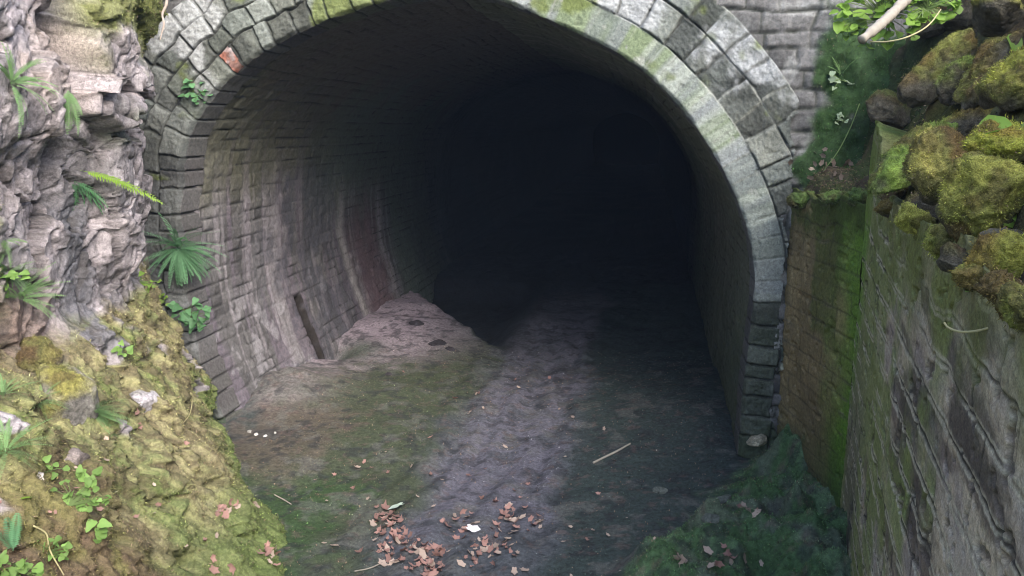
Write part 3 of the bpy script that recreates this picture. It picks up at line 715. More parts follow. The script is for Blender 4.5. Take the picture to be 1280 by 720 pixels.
# ------------------------------------------------------------------ boulders
def ico(sub):
    import bmesh
    bm = bmesh.new(); bmesh.ops.create_icosphere(bm, subdivisions=sub, radius=1)
    V = np.array([v.co[:] for v in bm.verts]); Fc = np.array([[v.index for v in f.verts] for f in bm.faces]); bm.free()
    return V, Fc
ICO5 = ico(6); ICO4 = ico(5)
def boulder(name, center, dims, rot, seed, moss, label, cat='boulder', group=None, rockc=(.105, .095, .07), mossc=(.115, .125, .03), angular=.8, fine=True):
    V, Fc = ICO5 if fine else ICO4
    rg = np.random.default_rng(seed)
    Q = V.copy()
    # chop with planes for angular faces
    for cut_ in range(12):
        n = rg.normal(size=3); n /= np.linalg.norm(n); h = rg.uniform(.55, .90)
        dd = Q @ n - h; Q -= np.where(dd > 0, dd, 0)[:, None] * n * (.55 + .4 * angular)
    x, y, z = Q[:, 0], Q[:, 1], Q[:, 2]
    lum = .16 * fbm(x * 1.3 + seed, y * 1.3, z * 1.3, seed=seed, oct=3)
    R = np.array(rot.to_matrix()) if hasattr(rot, 'to_matrix') else np.eye(3)
    Q = Q * (1 + lum)[:, None]
    Qs = Q * np.asarray(dims) / 2
    Qw = Qs @ R.T
    N = (V / np.asarray(dims)); N = N @ R.T; N /= np.linalg.norm(N, axis=1)[:, None]
    wx, wy, wz = (Qw + np.asarray(center)).T
    mm = sstep(-.15, .35, moss - .55 + .45 * N[:, 2] + .4 * fbm(wx * 6, wy * 6, wz * 6, seed=seed + 3, oct=4))
    tuft = .5 + .5 * fbm(wx * 22, wy * 22, wz * 22, seed=seed + 4, oct=4)
    ridge = fbm(wx * 17, wy * 17, wz * 11, seed=seed + 14, oct=4, ridged=True)
    disp = mm * (.004 + .012 * tuft + .016 * (ridge - .55) + .007 * fbm(wx * 60, wy * 60, wz * 60, seed=seed + 15, oct=2))
    Qw = Qw + N * disp[:, None]
    g = 1 + .5 * fbm(wx * 7, wy * 7, wz * 7, seed=seed + 6, oct=4)
    c = np.asarray(rockc)[None] * g[:, None]
    mv = fbm(wx * 5, wy * 5, wz * 5, seed=seed + 7, oct=3)
    if center[0] > 0 and moss > .2: mossc = np.asarray(mossc) * 1.75
    mc = np.zeros(c.shape) + np.asarray(mossc)
    mc = mixc(mc, np.asarray(mossc) * [1.6, 1.5, 1.4], sstep(.0, .5, mv)); mc = mixc(mc, np.asarray(mossc) * [.85, .6, .8], sstep(.0, .5, -mv))
    mc = mixc(mc, (.085, .06, .03), sstep(.05, .5, fbm(wx * 16, wy * 16, wz * 16, seed=seed + 8, oct=3)) * .6)
    c = c * (1 - mm[:, None]) + mc * mm[:, None]
    mossc = np.asarray(mossc)
    o = link(name, mesh_np(name, Qw, Fc, c), M_BOULDER)
    o.location = center
    if moss > .3:
        k_ = mm > .5
        if k_.sum() > 50:
            area = dims[0] * dims[2] + dims[0] * dims[1] + dims[1] * dims[2]
            f_ = fuzz('moss', o, Qw[k_] + np.array(center), N[k_], c[k_] * 1.05, int(min(9000, 30000 * area)), .0065, .0013, seed + 20, .7, .3, .05)
    return tag(o, label, cat, group)

def rock_at(px, py, wpx, hpx, ang, seed, moss, label, push=.25, depthf=.8, **k):
    nm = 'mossy_boulder' if moss > .3 else 'boulder'
    if k.get('cat') == 'moss cushion': nm = 'moss_cushion'
    # a stone whose long axis leans by ang degrees in the picture plane, bedded on the surface seen at px, py
    loc, nor = hit(px, py)
    sc = (loc - Vector((0, 0, EYE))).length / F
    dims = (wpx * sc, min(wpx, hpx) * sc * depthf + .06, hpx * sc)
    q = Quaternion((0, 1, 0), -rad(ang)) if False else Quaternion((0, 1, 0), rad(-ang))
    loc = loc - nor * (dims[1] * (.5 - push))
    return boulder(nm, loc, dims, q, seed, moss, label, **k)

G1 = 'mossy boulders heaped on the right wall'
RB = [
    (1150, 208, 118, 56, 47, 1, .75, 'smooth green slab leaning at the corner above the stained wall', (.10, .15, .03)),
    (1128, 246, 44, 34, 20, 2, .6, 'small brown stone wedged under the leaning green slab', (.09, .09, .03)),
    (1195, 222, 88, 90, 20, 3, .75, 'big rounded mossy boulder right of the leaning green slab', (.14, .135, .04)),
    (1222, 160, 74, 38, 10, 4, .8, 'low green stone on top of the rounded boulder', (.12, .14, .03)),
    (1183, 98, 112, 48, 46, 5, .7, 'long mossy boulder tilted beside the dark hollow', (.125, .13, .035)),
    (1212, 106, 62, 42, 55, 6, .6, 'small smooth green stone between two tilted long boulders', (.11, .14, .035)),
    (1246, 92, 96, 42, 62, 7, .75, 'steep brown mossy boulder leaning right of the small smooth stone', (.125, .125, .035)),
    (1276, 118, 84, 70, 60, 8, .8, 'shaggy mossy boulder at the right edge above the bright leaves', (.14, .145, .03)),
    (1222, 18, 66, 58, 50, 9, .6, 'flat faced mossy stone at the top edge above the black gap', (.14, .13, .045)),
    (1268, 16, 60, 62, 40, 10, .65, 'mossy stone in the top right corner of the bank', (.12, .125, .03)),
    (1172, 38, 60, 40, 15, 11, .7, 'mossy hummock of earth and stone under the pale cut stub', (.10, .11, .03)),
    (1262, 190, 80, 52, 10, 12, .85, 'bright yellow green mossy stone below the shaggy boulder', (.17, .18, .03)),
    (1252, 258, 96, 124, 25, 13, .8, 'largest shaggy mossy boulder bulging over the wall at the right', (.14, .145, .035)),
    (1270, 338, 70, 60, 30, 14, .85, 'mossy clump at the right edge overhanging the wall below', (.17, .17, .035)),
    (1172, 268, 50, 50, -30, 15, .55, 'grey brown stone at the wall top under the rounded boulder', (.11, .11, .04)),
    (1240, 318, 44, 46, -60, 16, .35, 'grey stone with a little moss beside the black hole in the wall top', (.11, .11, .04)),
    (1208, 345 - 20, 44, 36, -30, 17, .2, 'flat grey stone below the black hole in the wall top', (.11, .11, .04)),
    (1118, 150, 46, 62, 60, 18, .7, 'dim earthy stone in the hollow left of the tilted boulder', (.05, .06, .02)),
]
for px, py, wp, hp, an, sd, ms, lab, mcl in RB:
    rock_at(px, py, wp * .92, hp * .92, an, 400 + sd * 7, ms * .85, lab, group=G1, mossc=mcl, push=.74 )
for i, (px, py, wp, hp, an, lab) in enumerate([
    (1112, 262, 34, 22, -15, 'low moss cushion on the wall edge at the corner'), (1146, 276, 44, 26, -25, 'moss cushion on the wall edge below the leaning slab'),
    (1186, 306, 46, 34, -50, 'moss cushion hanging over the wall left of the black hole'), (1222, 346, 44, 34, -40, 'moss cushion hanging over the wall under the black hole'),
    (1252, 366, 46, 36, -30, 'moss cushion hanging over the wall left of the clump at the right edge'), (1284, 384, 50, 40, -30, 'lowest moss cushion at the right edge above the looping stem'),
    (1005, 250, 40, 18, 5, 'dark moss cushion on the left end of the wing wall'), (1045, 247, 46, 16, 0, 'dark moss cushion in the middle of the wing wall top'), (1078, 250, 34, 22, -5, 'dark moss cushion on the wing wall at the corner')]):
    rock_at(px, py, wp, hp, an, 700 + i * 3, 1.1, lab, cat='moss cushion', group='moss cushions along the wall tops', mossc=(.13, .14, .035) if px > 1100 else (.055, .085, .025), push=.45, depthf=.7)
G2 = 'boulders bedded in the left mossy slope'
rock_at(82, 495, 62, 84, 10, 501, .62, 'grey boulder with a thick yellow moss cap in the left slope', push=.40, group=G2, mossc=(.165, .165, .055), rockc=(.20, .19, .175))
rock_at(48, 447, 52, 44, -15, 502, .9, 'small moss covered stone behind the capped boulder', push=.42, group=G2, mossc=(.135, .13, .05), rockc=(.17, .15, .13))
rock_at(92, 572, 40, 34, 15, 503, .15, 'grey brown stone under the capped boulder', push=.3, group=G2, mossc=(.14, .14, .05), rockc=(.22, .19, .18))
rock_at(182, 505, 34, 46, 20, 504, .05, 'pale bare stone showing through the moss mid slope', push=.25, group=G2, mossc=(.16, .16, .06), rockc=(.38, .36, .38), angular=.9)
rock_at(946, 549, 25, 17, 10, 505, -.2, 'pale cream stone at the foot of the right jamb', push=.5, rockc=(.46, .43, .32), cat='stone')

# ------------------------------------------------------------------ plants
def frond_mesh(name, L, wid, pairs, droop, seed, strap=False, serr=False):
    rg = random.Random(seed); V = []; Fc = []
    def pt(t): return Vector((L * t * (1 - .12 * t), 0, -droop * L * t * t + .0))
    n = 14
    if strap:
        for i in range(n + 1):
            t = i / n; p = pt(t); w = wid * (math.sin(math.pi * min(1, t * .92 + .08)) ** .6) * (1 if not serr else 1 + .25 * (-1) ** i)
            V += [p + Vector((0, -w, w * .25)), p, p + Vector((0, w, w * .25))]
        for i in range(n):
            a = i * 3; Fc += [(a, a + 3, a + 4, a + 1), (a + 1, a + 4, a + 5, a + 2)]
    else:
        for i in range(n):
            for q in (i / n, (i + 1) / n):
                pass
            p, p2 = pt(i / n), pt((i + 1) / n); r = .0035 * (1 - i / n * .7); b = len(V)
            V += [p + Vector((0, -r, 0)), p + Vector((0, r, 0)), p2 + Vector((0, r, 0)), p2 + Vector((0, -r, 0))]; Fc.append((b, b + 1, b + 2, b + 3))
        for i in range(pairs):
            t = .12 + .86 * i / pairs; p = pt(t); l = wid * (math.sin(math.pi * (.12 + .86 * t)) ** .75) * rg.uniform(.88, 1.1); pw = L / pairs * .27
            for sgn in (-1, 1):
                d = Vector((.35, sgn, rg.uniform(-.25, .1))).normalized(); e = Vector((1, -.35 * sgn, 0)).normalized(); b = len(V)
                V += [p, p + d * l * .35 + e * pw, p + d * l * .75 + e * pw * .7 - Vector((0, 0, l * .06)), p + d * l - Vector((0, 0, l * .16)), p + d * l * .7 - e * pw * .6 - Vector((0, 0, l * .06)), p + d * l * .3 - e * pw]
                Fc += [(b, b + 1, b + 2, b + 5), (b + 5, b + 2, b + 3, b + 4)]
    me = bpy.data.meshes.new(name); me.from_pydata([tuple(v) for v in V], [], Fc)
    return me

FR = [frond_mesh('frond', 1, .15, 17, .25 + .12 * i, i) for i in range(3)]
STR = [frond_mesh('strap', 1, .034, 0, .30 + .15 * i, i, True, i != 2) for i in range(3)]
FRN = [frond_mesh('narrow_frond', 1, .075, 24, .30 + .2 * i, 40 + i) for i in range(3)]
FRB = [frond_mesh('bright_frond', 1, .10, 26, .22, 9)]

def spray(name, px, py, npx, count, meshes, mat, label, cat, part, seed, spread=1.1, up=.35, aim=None, group=None, lift=.01, loc=None):
    """a plant whose leaves or fronds radiate from one rooting point"""
    if loc is None:
        loc, nor = hit(px, py)
    else: nor = Vector((0, -1, .3))
    L = npx * (loc - Vector((0, 0, EYE))).length / F
    root = empty(name, loc + nor * lift * .5)
    tag(root, label, cat, group)
    rg = random.Random(seed)
    t1 = Vector((0, 0, 1)).cross(nor).normalized()
    t2 = nor.cross(t1)
    for me in meshes:
        if not me.materials: me.materials.append(mat)
    for i in range(count):
        a = rg.uniform(-math.pi, math.pi) if aim is None else rad(aim) + rg.uniform(-spread, spread)
        d = (t1 * math.cos(a) + t2 * math.sin(a)) * rg.uniform(.7, 1.1) + nor * rg.uniform(.25, .8) + Vector((0, 0, up))
        d.normalize()
        side = d.cross(Vector((0, 0, 1)) + nor * .5).normalized(); upv = side.cross(d).normalized()
        k = L * rg.uniform(.65, 1.1)
        M = Matrix((d, -side, upv)).transposed().to_4x4()
        o = bpy.data.objects.new(part, rg.choice(meshes)); COL.objects.link(o); o.parent = root
        o.matrix_local = M @ Matrix.Scale(k, 4)
    return root

def mm(meshes, mat):
    out = []
    for m in meshes:
        c = m.copy(); c.materials.clear(); c.materials.append(mat); out.append(c)
    return out
FG, FD, SG, SB = mm(FR, M_FERN), mm(FR, M_FERND), mm(STR, M_FERND), mm(STR, M_BRIGHT)
FBR = mm(FRB, M_BRIGHT); SL = mm(STR, M_LEAFG); FN = mm(FRN, M_LEAFG)
FT = mm(FRN, plain('tuft_green', (.14, .30, .15), .6, .5, 20, .3))
spray('fern', 8, 105, 50, 22, FN, M_FERN, 'light green fern on the rock at the upper left edge', 'fern', 'frond', 1, aim=20, spread=2.2, up=.2, lift=.05)
spray('fern', 84, 112, 44, 14, FN, M_FERN, 'thin pale fern hanging in a crevice of the grey rock', 'fern', 'frond', 2, aim=-90, spread=.9, up=-.2, lift=.05)
spray('fern', 92, 222, 48, 12, FD, M_FERND, 'dark fern tuft at the root of the long bright frond', 'fern', 'frond', 3, aim=-50, spread=1.2, up=.0, lift=.06)
spray('fern', 96, 212, 92, 3, FBR, M_BRIGHT, 'long bright yellow green frond reaching right from the rock', 'fern', 'frond', 4, aim=-8, spread=.16, up=.05, lift=.12)
spray('strap_fern', 222, 308, 46, 90, FT, M_FERND, 'dense tuft of narrow leaved fern at the foot of the arch', 'fern', 'leaf', 5, aim=-30, spread=2.8, up=-.05, lift=.16)
spray('fern', 112, 510, 44, 26, FN, M_LEAFG, 'narrow leaved fern right of the moss capped boulder', 'fern', 'leaf', 6, aim=-10, spread=1.6, up=.25, lift=.08)
spray('fern', 48, 506, 36, 14, FN, M_LEAFG, 'small narrow leaved fern left of the moss capped boulder', 'fern', 'leaf', 7, up=.35, lift=.08)
spray('fern', 8, 570, 52, 34, FN, M_LEAFG, 'large fern tuft at the left edge of the mossy slope', 'fern', 'leaf', 8, up=.35, lift=.07)
spray('fern', 4, 500, 38, 14, FN, M_LEAFG, 'fern leaves at the left edge beside the yellow moss', 'fern', 'leaf', 9, up=.3, lift=.06)
spray('fern', 22, 372, 46, 26, FN, M_LEAFG, 'leaning narrow leaved fern on the rock above the small stone', 'fern', 'leaf', 10, aim=60, spread=1.8, up=.2, lift=.06)
spray('fern', 8, 338, 40, 26, FN, M_LEAFG, 'leafy tuft at the left edge above the leaning fern', 'fern', 'leaf', 11, up=.2, lift=.06)
spray('fern', 4, 300, 30, 6, FG, M_FERN, 'small fern at the left edge where moss meets rock', 'fern', 'frond', 12, up=.1)
spray('fern', 16, 690, 42, 5, FD, M_FERND, 'bluish fern in the bottom left corner', 'fern', 'frond', 13, aim=80, spread=.8, up=.1)
spray('fern', 1052, 95, 30, 5, FG, M_FERN, 'pale sprig growing on the dark mossy wall beside the bank', 'fern', 'frond', 14, aim=90, spread=.8)

def leaf_shape(name, mat, lobed=0.0, fold=.2, seed=0, curl=0.0):
    rg = random.Random(seed); V = [Vector((0, 0, 0))]; n = 16
    for i in range(n):
        a = 2 * math.pi * i / n
        r = .5 * (1 + lobed * math.cos(5 * a) * .5) * rg.uniform(.93, 1.05)
        x, y = r * math.cos(a), r * math.sin(a) * .62
        V.append(Vector((x, y, fold * abs(y) * 1.2 + curl * (x * x) + rg.uniform(-.02, .02))))
    Fc = [(0, 1 + i, 1 + (i + 1) % n) for i in range(n)]
    me = bpy.data.meshes.new(name); me.from_pydata([tuple(v) for v in V], [], Fc); me.materials.append(mat)
    for p in me.polygons: p.use_smooth = True
    return me

def leafy(name, px, py, npx, n, leafpx, mat, label, seed, cat='plant', group=None, flat=.4, stem=M_STEM, hang=0.0, lobed=.5, loc=None):
    """a small leafy plant: stems and one foliage mesh of separate leaves"""
    if loc is None: loc, nor = hit(px, py)
    else: nor = Vector((-.5, -.6, .6)).normalized()
    sc = (loc - Vector((0, 0, EYE))).length / F
    root = empty(name, loc); tag(root, label, cat, group)
    rg = random.Random(seed); V = []; Fc = []; SV = []; SF = []
    t1 = Vector((1, 0, 0)); t2 = Vector((0, 0, 1))
    for i in range(n):
        a = rg.uniform(0, 2 * math.pi); q = math.sqrt(rg.random())
        off = (t1 * math.cos(a) * q + t2 * (math.sin(a) * q * .75 - hang)) * npx * sc / 2 + nor * (rg.uniform(.02, .09)) * (npx * sc / .25 * .6 + .3)
        ls = leafpx * sc * rg.uniform(.6, 1.15)
        nn = (Vector((rg.gauss(0, .5), -.55 + rg.gauss(0, .4), .8)) + nor * .3).normalized()
        e1 = nn.cross(Vector((rg.gauss(0, 1), rg.gauss(0, 1), rg.gauss(0, 1)))).normalized(); e2 = nn.cross(e1)
        b = len(V); m = 12
        V.append(off)
        for j in range(m):
            th = 2 * math.pi * j / m; r = .5 * (1 + lobed * .5 * math.cos(3 * th)); x, y = r * math.cos(th), r * math.sin(th) * .7
            if lobed < .4: x, y = .5 * math.cos(th), .30 * math.sin(th) * abs(math.sin(th)) ** .35 * (1 + .3 * math.cos(th)) * (1 + .10 * (-1) ** j)
            V.append(off + (e1 * x + e2 * y + nn * (.25 * abs(y) - .2 * x * x)) * ls)
        Fc += [(b, b + 1 + j, b + 1 + (j + 1) % m) for j in range(m)]
        p0 = Vector((0, 0, 0)) + t1 * rg.uniform(-.02, .02); w = .0022
        side = (off - p0).cross(Vector((0, 1, 0)))
        side = side.normalized() * w if side.length > 1e-6 else Vector((w, 0, 0))
        b = len(SV); up2 = Vector((0, w, 0)); mid = (p0 + off) / 2 + nor * .02
        for p_ in (p0, mid, off - nn * .001): SV += [p_ + side, p_ - side, p_ + up2]
        for q_ in (0, 3):
            SF += [(b + q_, b + q_ + 1, b + q_ + 4, b + q_ + 3), (b + q_ + 1, b + q_ + 2, b + q_ + 5, b + q_ + 4), (b + q_ + 2, b + q_, b + q_ + 3, b + q_ + 5)]
    me = bpy.data.meshes.new('foliage'); me.from_pydata([tuple(v) for v in V], [], Fc); me.materials.append(mat)
    for p in me.polygons: p.use_smooth = True
    o = bpy.data.objects.new('foliage', me); COL.objects.link(o); o.parent = root
    me = bpy.data.meshes.new('stem'); me.from_pydata([tuple(v) for v in SV], [], SF); me.materials.append(stem)
    o = bpy.data.objects.new('stem', me); COL.objects.link(o); o.parent = root
    return root
ML2 = plain('seedling_green', (.20, .34, .09), .6, .4, 20, .35, island=True)
ML3 = plain('vivid_leaf_green', (.23, .38, .07), .5, .45, 20, .45, island=True)
ML4 = plain('cool_leaf_green', (.12, .27, .12), .55, .4, 20, .35, island=True)
ML5 = plain('pale_ivy_green', (.28, .36, .24), .6, .35, 20, .3, island=True)
leafy('leafy_plant', 232, 388, 50, 28, 12, ML4, 'green leafy sprig hanging below the narrow leaved tuft', 21, hang=.2)
leafy('leafy_plant', 244, 120, 36, 20, 9, ML4, 'little green plant rooted in the arch stones', 22)
leafy('leafy_plant', 85, 632, 60, 44, 10, ML2, 'light green seedlings on the soil below the capped boulder', 23)
leafy('leafy_plant', 118, 668, 26, 6, 14, ML2, 'three lobed seedling right of the larger seedling patch', 24)
leafy('leafy_plant', 108, 602, 28, 8, 13, ML2, 'pale seedling above the seedling patch on the moss', 25)
leafy('leafy_plant', 20, 705, 56, 26, 13, ML2, 'light green broad leaved plant in the bottom left corner', 26)
leafy('leafy_plant', 10, 350, 50, 30, 11, ML2, 'yellow green leaves at the left edge below the small fern', 27)
leafy('leafy_plant', 55, 590, 36, 9, 12, ML2, 'tiny seedlings under the grey brown stone', 28)
leafy('leafy_plant', 175, 352, 30, 14, 7, ML3, 'tiny bright plant on top of the moss beside the arch', 29)
leafy('leafy_plant', 62, 690, 40, 18, 9, ML2, 'sparse seedlings on the soil between the curved stem and the corner plant', 41)
leafy('leafy_plant', 150, 437, 26, 9, 9, ML2, 'small green tuft on the moss right of the dark slab', 42)
leafy('leafy_plant', 205, 372, 26, 12, 7, ML3, 'tiny yellow green plant at the moss edge above the pale bare stone', 43)
leafy('leafy_plant', 1050, 100, 30, 9, 9, ML5, 'pale ivy sprig on the dark mossy wall', 30)
leafy('leafy_plant', 1046, 150, 22, 6, 8, ML5, 'second pale ivy sprig lower on the dark mossy wall', 31)
leafy('leafy_plant', 1215, 358, 16, 3, 15, ML2, 'single small leaf on the wall below the black hole', 32)
def pt_at(px, py, dep): d = ray(px, py); return Vector((0, 0, EYE)) + d * (dep / d.y)
leafy('leafy_bush', 1100, 22, 112, 110, 17, ML3, 'bright green leafy shoots at the top beside the grey branch', 33, cat='bush', loc=pt_at(1106, 22, 4.6), lobed=.3)
leafy('leafy_bush', 1158, 16, 74, 60, 17, ML3, 'bright leaves right of the grey branch at the top', 34, cat='bush', loc=pt_at(1158, 12, 4.4), lobed=.3)
leafy('leafy_plant', 1270, 178, 46, 5, 32, ML3, 'vivid green leaves at the right edge under the shaggy boulder', 35, lobed=.3)
leafy('leafy_plant', 1276, 72, 24, 4, 24, ML3, 'vivid leaf at the right edge near the top', 36, lobed=.3)
leafy('leafy_plant', 1270, 272, 36, 7, 24, ML3, 'bright green leaves at the right edge on the largest boulder', 37, lobed=.3)
leafy('leafy_plant', 1266, 305, 26, 5, 18, ML2, 'pale green leaf sprig below the largest boulder', 38, lobed=.3)

# ------------------------------------------------------------------ sticks and stems
def line(name, pts, radii, mat, label, cat, lift=.012, dep=None, **k):
    C = []
    for i, p in enumerate(pts):
        if dep: q = pt_at(p[0], p[1], dep[i] if isinstance(dep, (list, tuple)) else dep)
        else:
            l, n_ = hit(*p); q = l + n_ * lift
        C.append(tuple(q))
    return tag(tube(name, C, radii, mat, **k), label, cat)
line('fallen_branch', [(1077, 50), (1100, 31), (1122, 10), (1150, -22)], [.022, .024, .026, .03], M_TWIG, 'bare grey branch sticking out at the top of the bank', 'branch', dep=[4.1, 4.15, 4.25, 4.4], knots=.35, n=40, sides=10)
line('vine_stem', [(1088, 52), (1110, 52), (1135, 46), (1160, 32), (1176, 12)], [.004, .004, .003], M_STRAW, 'thin curved stem below the bright leafy shoots', 'stem', dep=[4.1, 4.0, 3.95, 4.0, 4.2])
line('vine_stem', [(1290, 372), (1262, 394), (1236, 410), (1205, 415), (1186, 410), (1180, 403)], [.0035, .0035, .003], M_STRAW, 'pale looping stem hanging in front of the right wall', 'stem', dep=[1.75, 1.85, 1.95, 2.0, 2.05, 2.06])
line('stick', [(742, 580), (756, 573), (770, 566), (788, 556)], [.010, .011, .008], M_TWIG, 'straight pale stick lying on the dark tunnel floor', 'stick')
line('twig', [(444, 716), (462, 712), (478, 705)], [.005, .005, .004], M_TWIG, 'pale twig under the left leaf drift', 'twig')
line('twig', [(343, 620), (354, 626), (364, 632)], [.005, .005, .004], M_TWIG, 'short pale twig at the edge of the mossy slope', 'twig')
line('twig', [(42, 656), (56, 670), (62, 690), (78, 722)], [.004, .004, .003], M_STRAW, 'dry curved stem on the soil at bottom left', 'twig', lift=.02)
line('twig', [(236, 492), (240, 505), (236, 518), (228, 530)], [.004, .004, .003], M_STRAW, 'thin root hanging over the moss edge', 'twig', lift=.015)
line('hanging_root', [(209, -12), (208, 5), (203, 18), (205, 30), (202, 42), (200, 50)], [.010, .009, .007, .004], M_ROOT, 'pale root dangling beside the rock overhang', 'root', dep=6.2, knots=.4, n=36)
line('bramble_stem', [(1075, 130), (1062, 160), (1045, 190), (1030, 215)], [.004, .004, .003], M_STEM, 'thin dark stem trailing over the mossy corner', 'stem', lift=.02)
cut = line('cut_branch', [(1181, 28), (1196, 28)], [.016, .016], M_ROOT, 'pale cut end of a branch on the mossy bank', 'branch', lift=.03, n=6)

# ------------------------------------------------------------------ fallen leaves
DRY = [leaf_shape('dry_leaf', M_DRY, .5, .3, i, .5 + .3 * i) for i in range(4)]
DRYP = [leaf_shape('dry_leaf', M_DRYP, .4, .2, i + 9, .4) for i in range(3)]
PALE = [leaf_shape('pale_leaf', M_PALE, .45, .1, 20)]; WHITE = [leaf_shape('white_leaf', M_WHITE, .35, .5, 25, .9)]
def drop(px, py, spx, meshes, label, group=None, rg=random, lift=.012, name='fallen_leaf'):
    loc, nor = hit(px, py)
    k = spx * (loc - Vector((0, 0, EYE))).length / F
    o = bpy.data.objects.new(name, rg.choice(meshes)); COL.objects.link(o)
    q = nor.to_track_quat('Z', 'Y') @ Quaternion((0, 0, 1), rg.uniform(0, 6.28)) @ Quaternion((1, 0, 0), rg.gauss(0, .35)) @ Quaternion((0, 1, 0), rg.gauss(0, .3))
    o.matrix_world = Matrix.Translation(loc + nor * rg.uniform(.3, 1.6) * lift) @ q.to_matrix().to_4x4() @ Matrix.Scale(k, 4)
    return tag(o, label, 'leaf', group)
RL = random.Random(5)
def drift(n, blobs, label, group, size=(8, 15), meshes=DRY, pale=.2):
    for i in range(n):
        cx, cy, sx, sy = RL.choice(blobs)
        drop(cx + RL.gauss(0, sx), min(cy + RL.gauss(0, sy), 726), RL.uniform(*size), DRYP if RL.random() < pale else meshes, label, group, RL)
drift(70, [(490, 665, 13, 11), (486, 650, 9, 8), (500, 690, 16, 9), (480, 680, 12, 10)], 'reddish dry leaf in the left drift on the front floor', 'leaves of the left drift', (5, 15))
drift(42, [(545, 690, 9, 6), (540, 695, 9, 8), (515, 712, 16, 6), (548, 712, 8, 6)], 'reddish dry leaf in the middle drift at the bottom edge', 'leaves of the middle drift', (5, 16))
drift(85, [(640, 640, 18, 9), (615, 665, 16, 12), (628, 685, 20, 10), (600, 690, 12, 8), (655, 655, 15, 8), (575, 655, 14, 10)], 'dull dry leaf in the wide drift right of the white leaf', 'leaves of the wide drift', (6, 12), pale=.4)
drift(26, [(335, 690, 5, 10), (292, 632, 8, 4), (268, 705, 9, 5), (280, 640, 6, 5)], 'dry leaf on the mossy slope toe', 'leaves on the slope toe', (8, 13))
drift(22, [(936, 640, 12, 4), (905, 695, 9, 6), (920, 700, 18, 6), (850, 698, 6, 4)], 'dry leaf on the dark green mound beside the wall', 'leaves on the green mound', (7, 13), pale=.6)
drift(18, [(1025, 205, 22, 10), (1035, 212, 16, 7)], 'dry leaf on the ledge above the wing wall', 'leaves on the ledge', (6, 10), meshes=[leaf_shape('ledge_leaf', plain('dull_leaf', (.17, .13, .10), .8, .5, 25), .4, .3, 44, .5)], pale=.15)
drift(60, [(480, 560, 60, 40), (640, 560, 60, 50), (560, 620, 70, 30), (720, 650, 50, 40), (420, 640, 40, 30), (600, 500, 50, 25)], 'small scattered leaf scrap on the tunnel floor', 'leaf scraps on the floor', (4, 7), pale=.6)
drift(22, [(120, 600, 50, 40), (200, 600, 40, 50), (60, 640, 40, 40), (220, 660, 40, 30)], 'small dead leaf fragment lying on the left mossy slope', 'leaf fragments on the mossy slope', (4, 9), pale=.5)
drop(496, 637, 20, PALE, 'pale mint green leaf above the left drift', lift=.02)
drop(592, 664, 17, WHITE, 'white leaf between the drifts', lift=.02)
drop(419, 683, 12, DRYP, 'pale yellow leaf alone on the green moss')
drop(447, 586, 9, DRYP, 'pale cream leaf on the olive floor by the mound')
for q, (a, b, l) in enumerate([(642, 716, 'pale crumpled leaf at the bottom edge right of the white leaf'), (655, 714, 'small pale leaf right of the crumpled one at the bottom edge'), (576, 706, 'cream leaf between the middle and wide drifts'), (674, 653, 'grey leaf right of the wide drift'), (635, 634, 'pink leaf at the top of the wide drift')]):
    drop(a, b, 12, DRYP, l)
drop(48, 594, 13, WHITE, 'pinkish white petal on the soil left of the seedlings')
drop(34, 624, 16, SB[:1] and [leaf_shape('yellow_leaf', M_BRIGHT, .2, .1, 33)], 'yellow green oval leaf on the bare soil')

# small pale stones on the floor and rubble
RS = random.Random(9)
def pebble(px, py, spx, label, group, sd, col=(.3, .29, .27)):
    loc, nor = hit(px, py); k = spx * (loc - Vector((0, 0, EYE))).length / F
    boulder('stone', loc, (k, k * .8, k * .6), Quaternion((0, 0, 1), RS.uniform(0, 6)), sd, -.4, label, 'stone', group, col, fine=False)
for i, (px, py, s_) in enumerate([(312, 540, 7), (320, 543, 7), (332, 545, 6), (344, 541, 5)]):
    pebble(px, py, s_, 'small white stone in the row on the grey mound', 'white stones on the mound', 600 + i, (.6, .58, .54))
for i, (px, py, s_, l) in enumerate([(548, 430, 24, 'dark flat stone on the mauve heap below the pit'), (520, 405, 18, 'dark slab fragment high on the mauve heap'), (562, 437, 14, 'small dark stone right of the flat stone on the heap'),
                                    (486, 468, 10, 'little dark stone low on the mauve heap'), (824, 614, 20, 'pale flat stone on the dark floor near the mound'), (905, 625, 22, 'grey stone half buried at the edge of the green mound'), (890, 650, 26, 'green grey stone in front of the mound')]):
    pebble(px, py, s_, l, None, 620 + i, (.05, .045, .05) if 'dark' in l.split()[:2] or 'dark' in l[:12] else (.14, .16, .14))

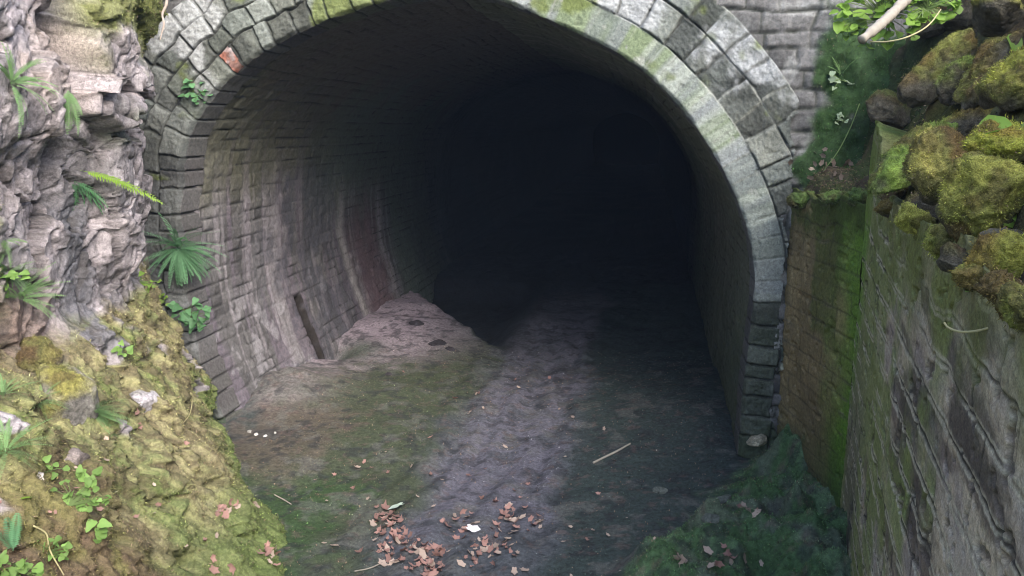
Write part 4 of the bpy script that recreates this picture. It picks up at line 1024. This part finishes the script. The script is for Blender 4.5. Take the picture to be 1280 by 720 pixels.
# ------------------------------------------------------------------ haze
hb = bpy.data.meshes.new('haze')
_x0, _x1, _y0, _y1, _z0, _z1 = -45, 45, -42, 72, -4.0, 40
_v = [(x, y, z) for x in (_x0, _x1) for y in (_y0, _y1) for z in (_z0, _z1)]
hb.from_pydata(_v, [], [(0, 1, 3, 2), (4, 6, 7, 5), (0, 4, 5, 1), (2, 3, 7, 6), (0, 2, 6, 4), (1, 5, 7, 3)])
hm = bpy.data.materials.new('damp_air'); hm.use_nodes = True
for n_ in list(hm.node_tree.nodes):
    if n_.type == 'BSDF_PRINCIPLED': hm.node_tree.nodes.remove(n_)
pv = hm.node_tree.nodes.new('ShaderNodeVolumePrincipled')
pv.inputs['Color'].default_value = (.50, .68, 1, 1)
pv.inputs['Density'].default_value = .0016
hm.node_tree.links.new(pv.outputs[0], [n_ for n_ in hm.node_tree.nodes if n_.type == 'OUTPUT_MATERIAL'][0].inputs['Volume'])
tag(link('haze', hb, hm), 'thin damp blue air filling the cutting and the tunnel mouth', None, None, 'stuff')

# ------------------------------------------------------------------ light
world = bpy.data.worlds.new('World'); SC.world = world; world.use_nodes = True
wn = world.node_tree.nodes; wl = world.node_tree.links
sky = wn.new('ShaderNodeTexSky'); sky.sky_type = 'NISHITA'; sky.sun_disc = False
EL, AZ = rad(38), rad(151)        # soft light from behind the viewer, a little to the right
sky.sun_elevation = EL; sky.sun_rotation = AZ
sky.dust_density = 3; sky.air_density = 1; sky.ozone_density = 1.5
wl.new(sky.outputs[0], wn['Background'].inputs['Color']); wn['Background'].inputs['Strength'].default_value = .15
sun = bpy.data.objects.new('sun', bpy.data.lights.new('sun', 'SUN')); COL.objects.link(sun)
sun.data.energy = 1.5; sun.data.angle = rad(48)
sun.data.color = (1, .95, .90)
dirv = Vector((math.sin(AZ) * math.cos(EL), math.cos(AZ) * math.cos(EL), math.sin(EL)))
sun.rotation_euler = dirv.to_track_quat('Z', 'Y').to_euler()
vs = SC.view_settings; vs.view_transform = 'Standard'; vs.look = 'None'
vs.exposure = 1.8; vs.gamma = 1
SC.cycles.max_bounces = 8; SC.cycles.diffuse_bounces = 5; SC.cycles.use_denoising = True
SC.cycles.filter_width = 1.0
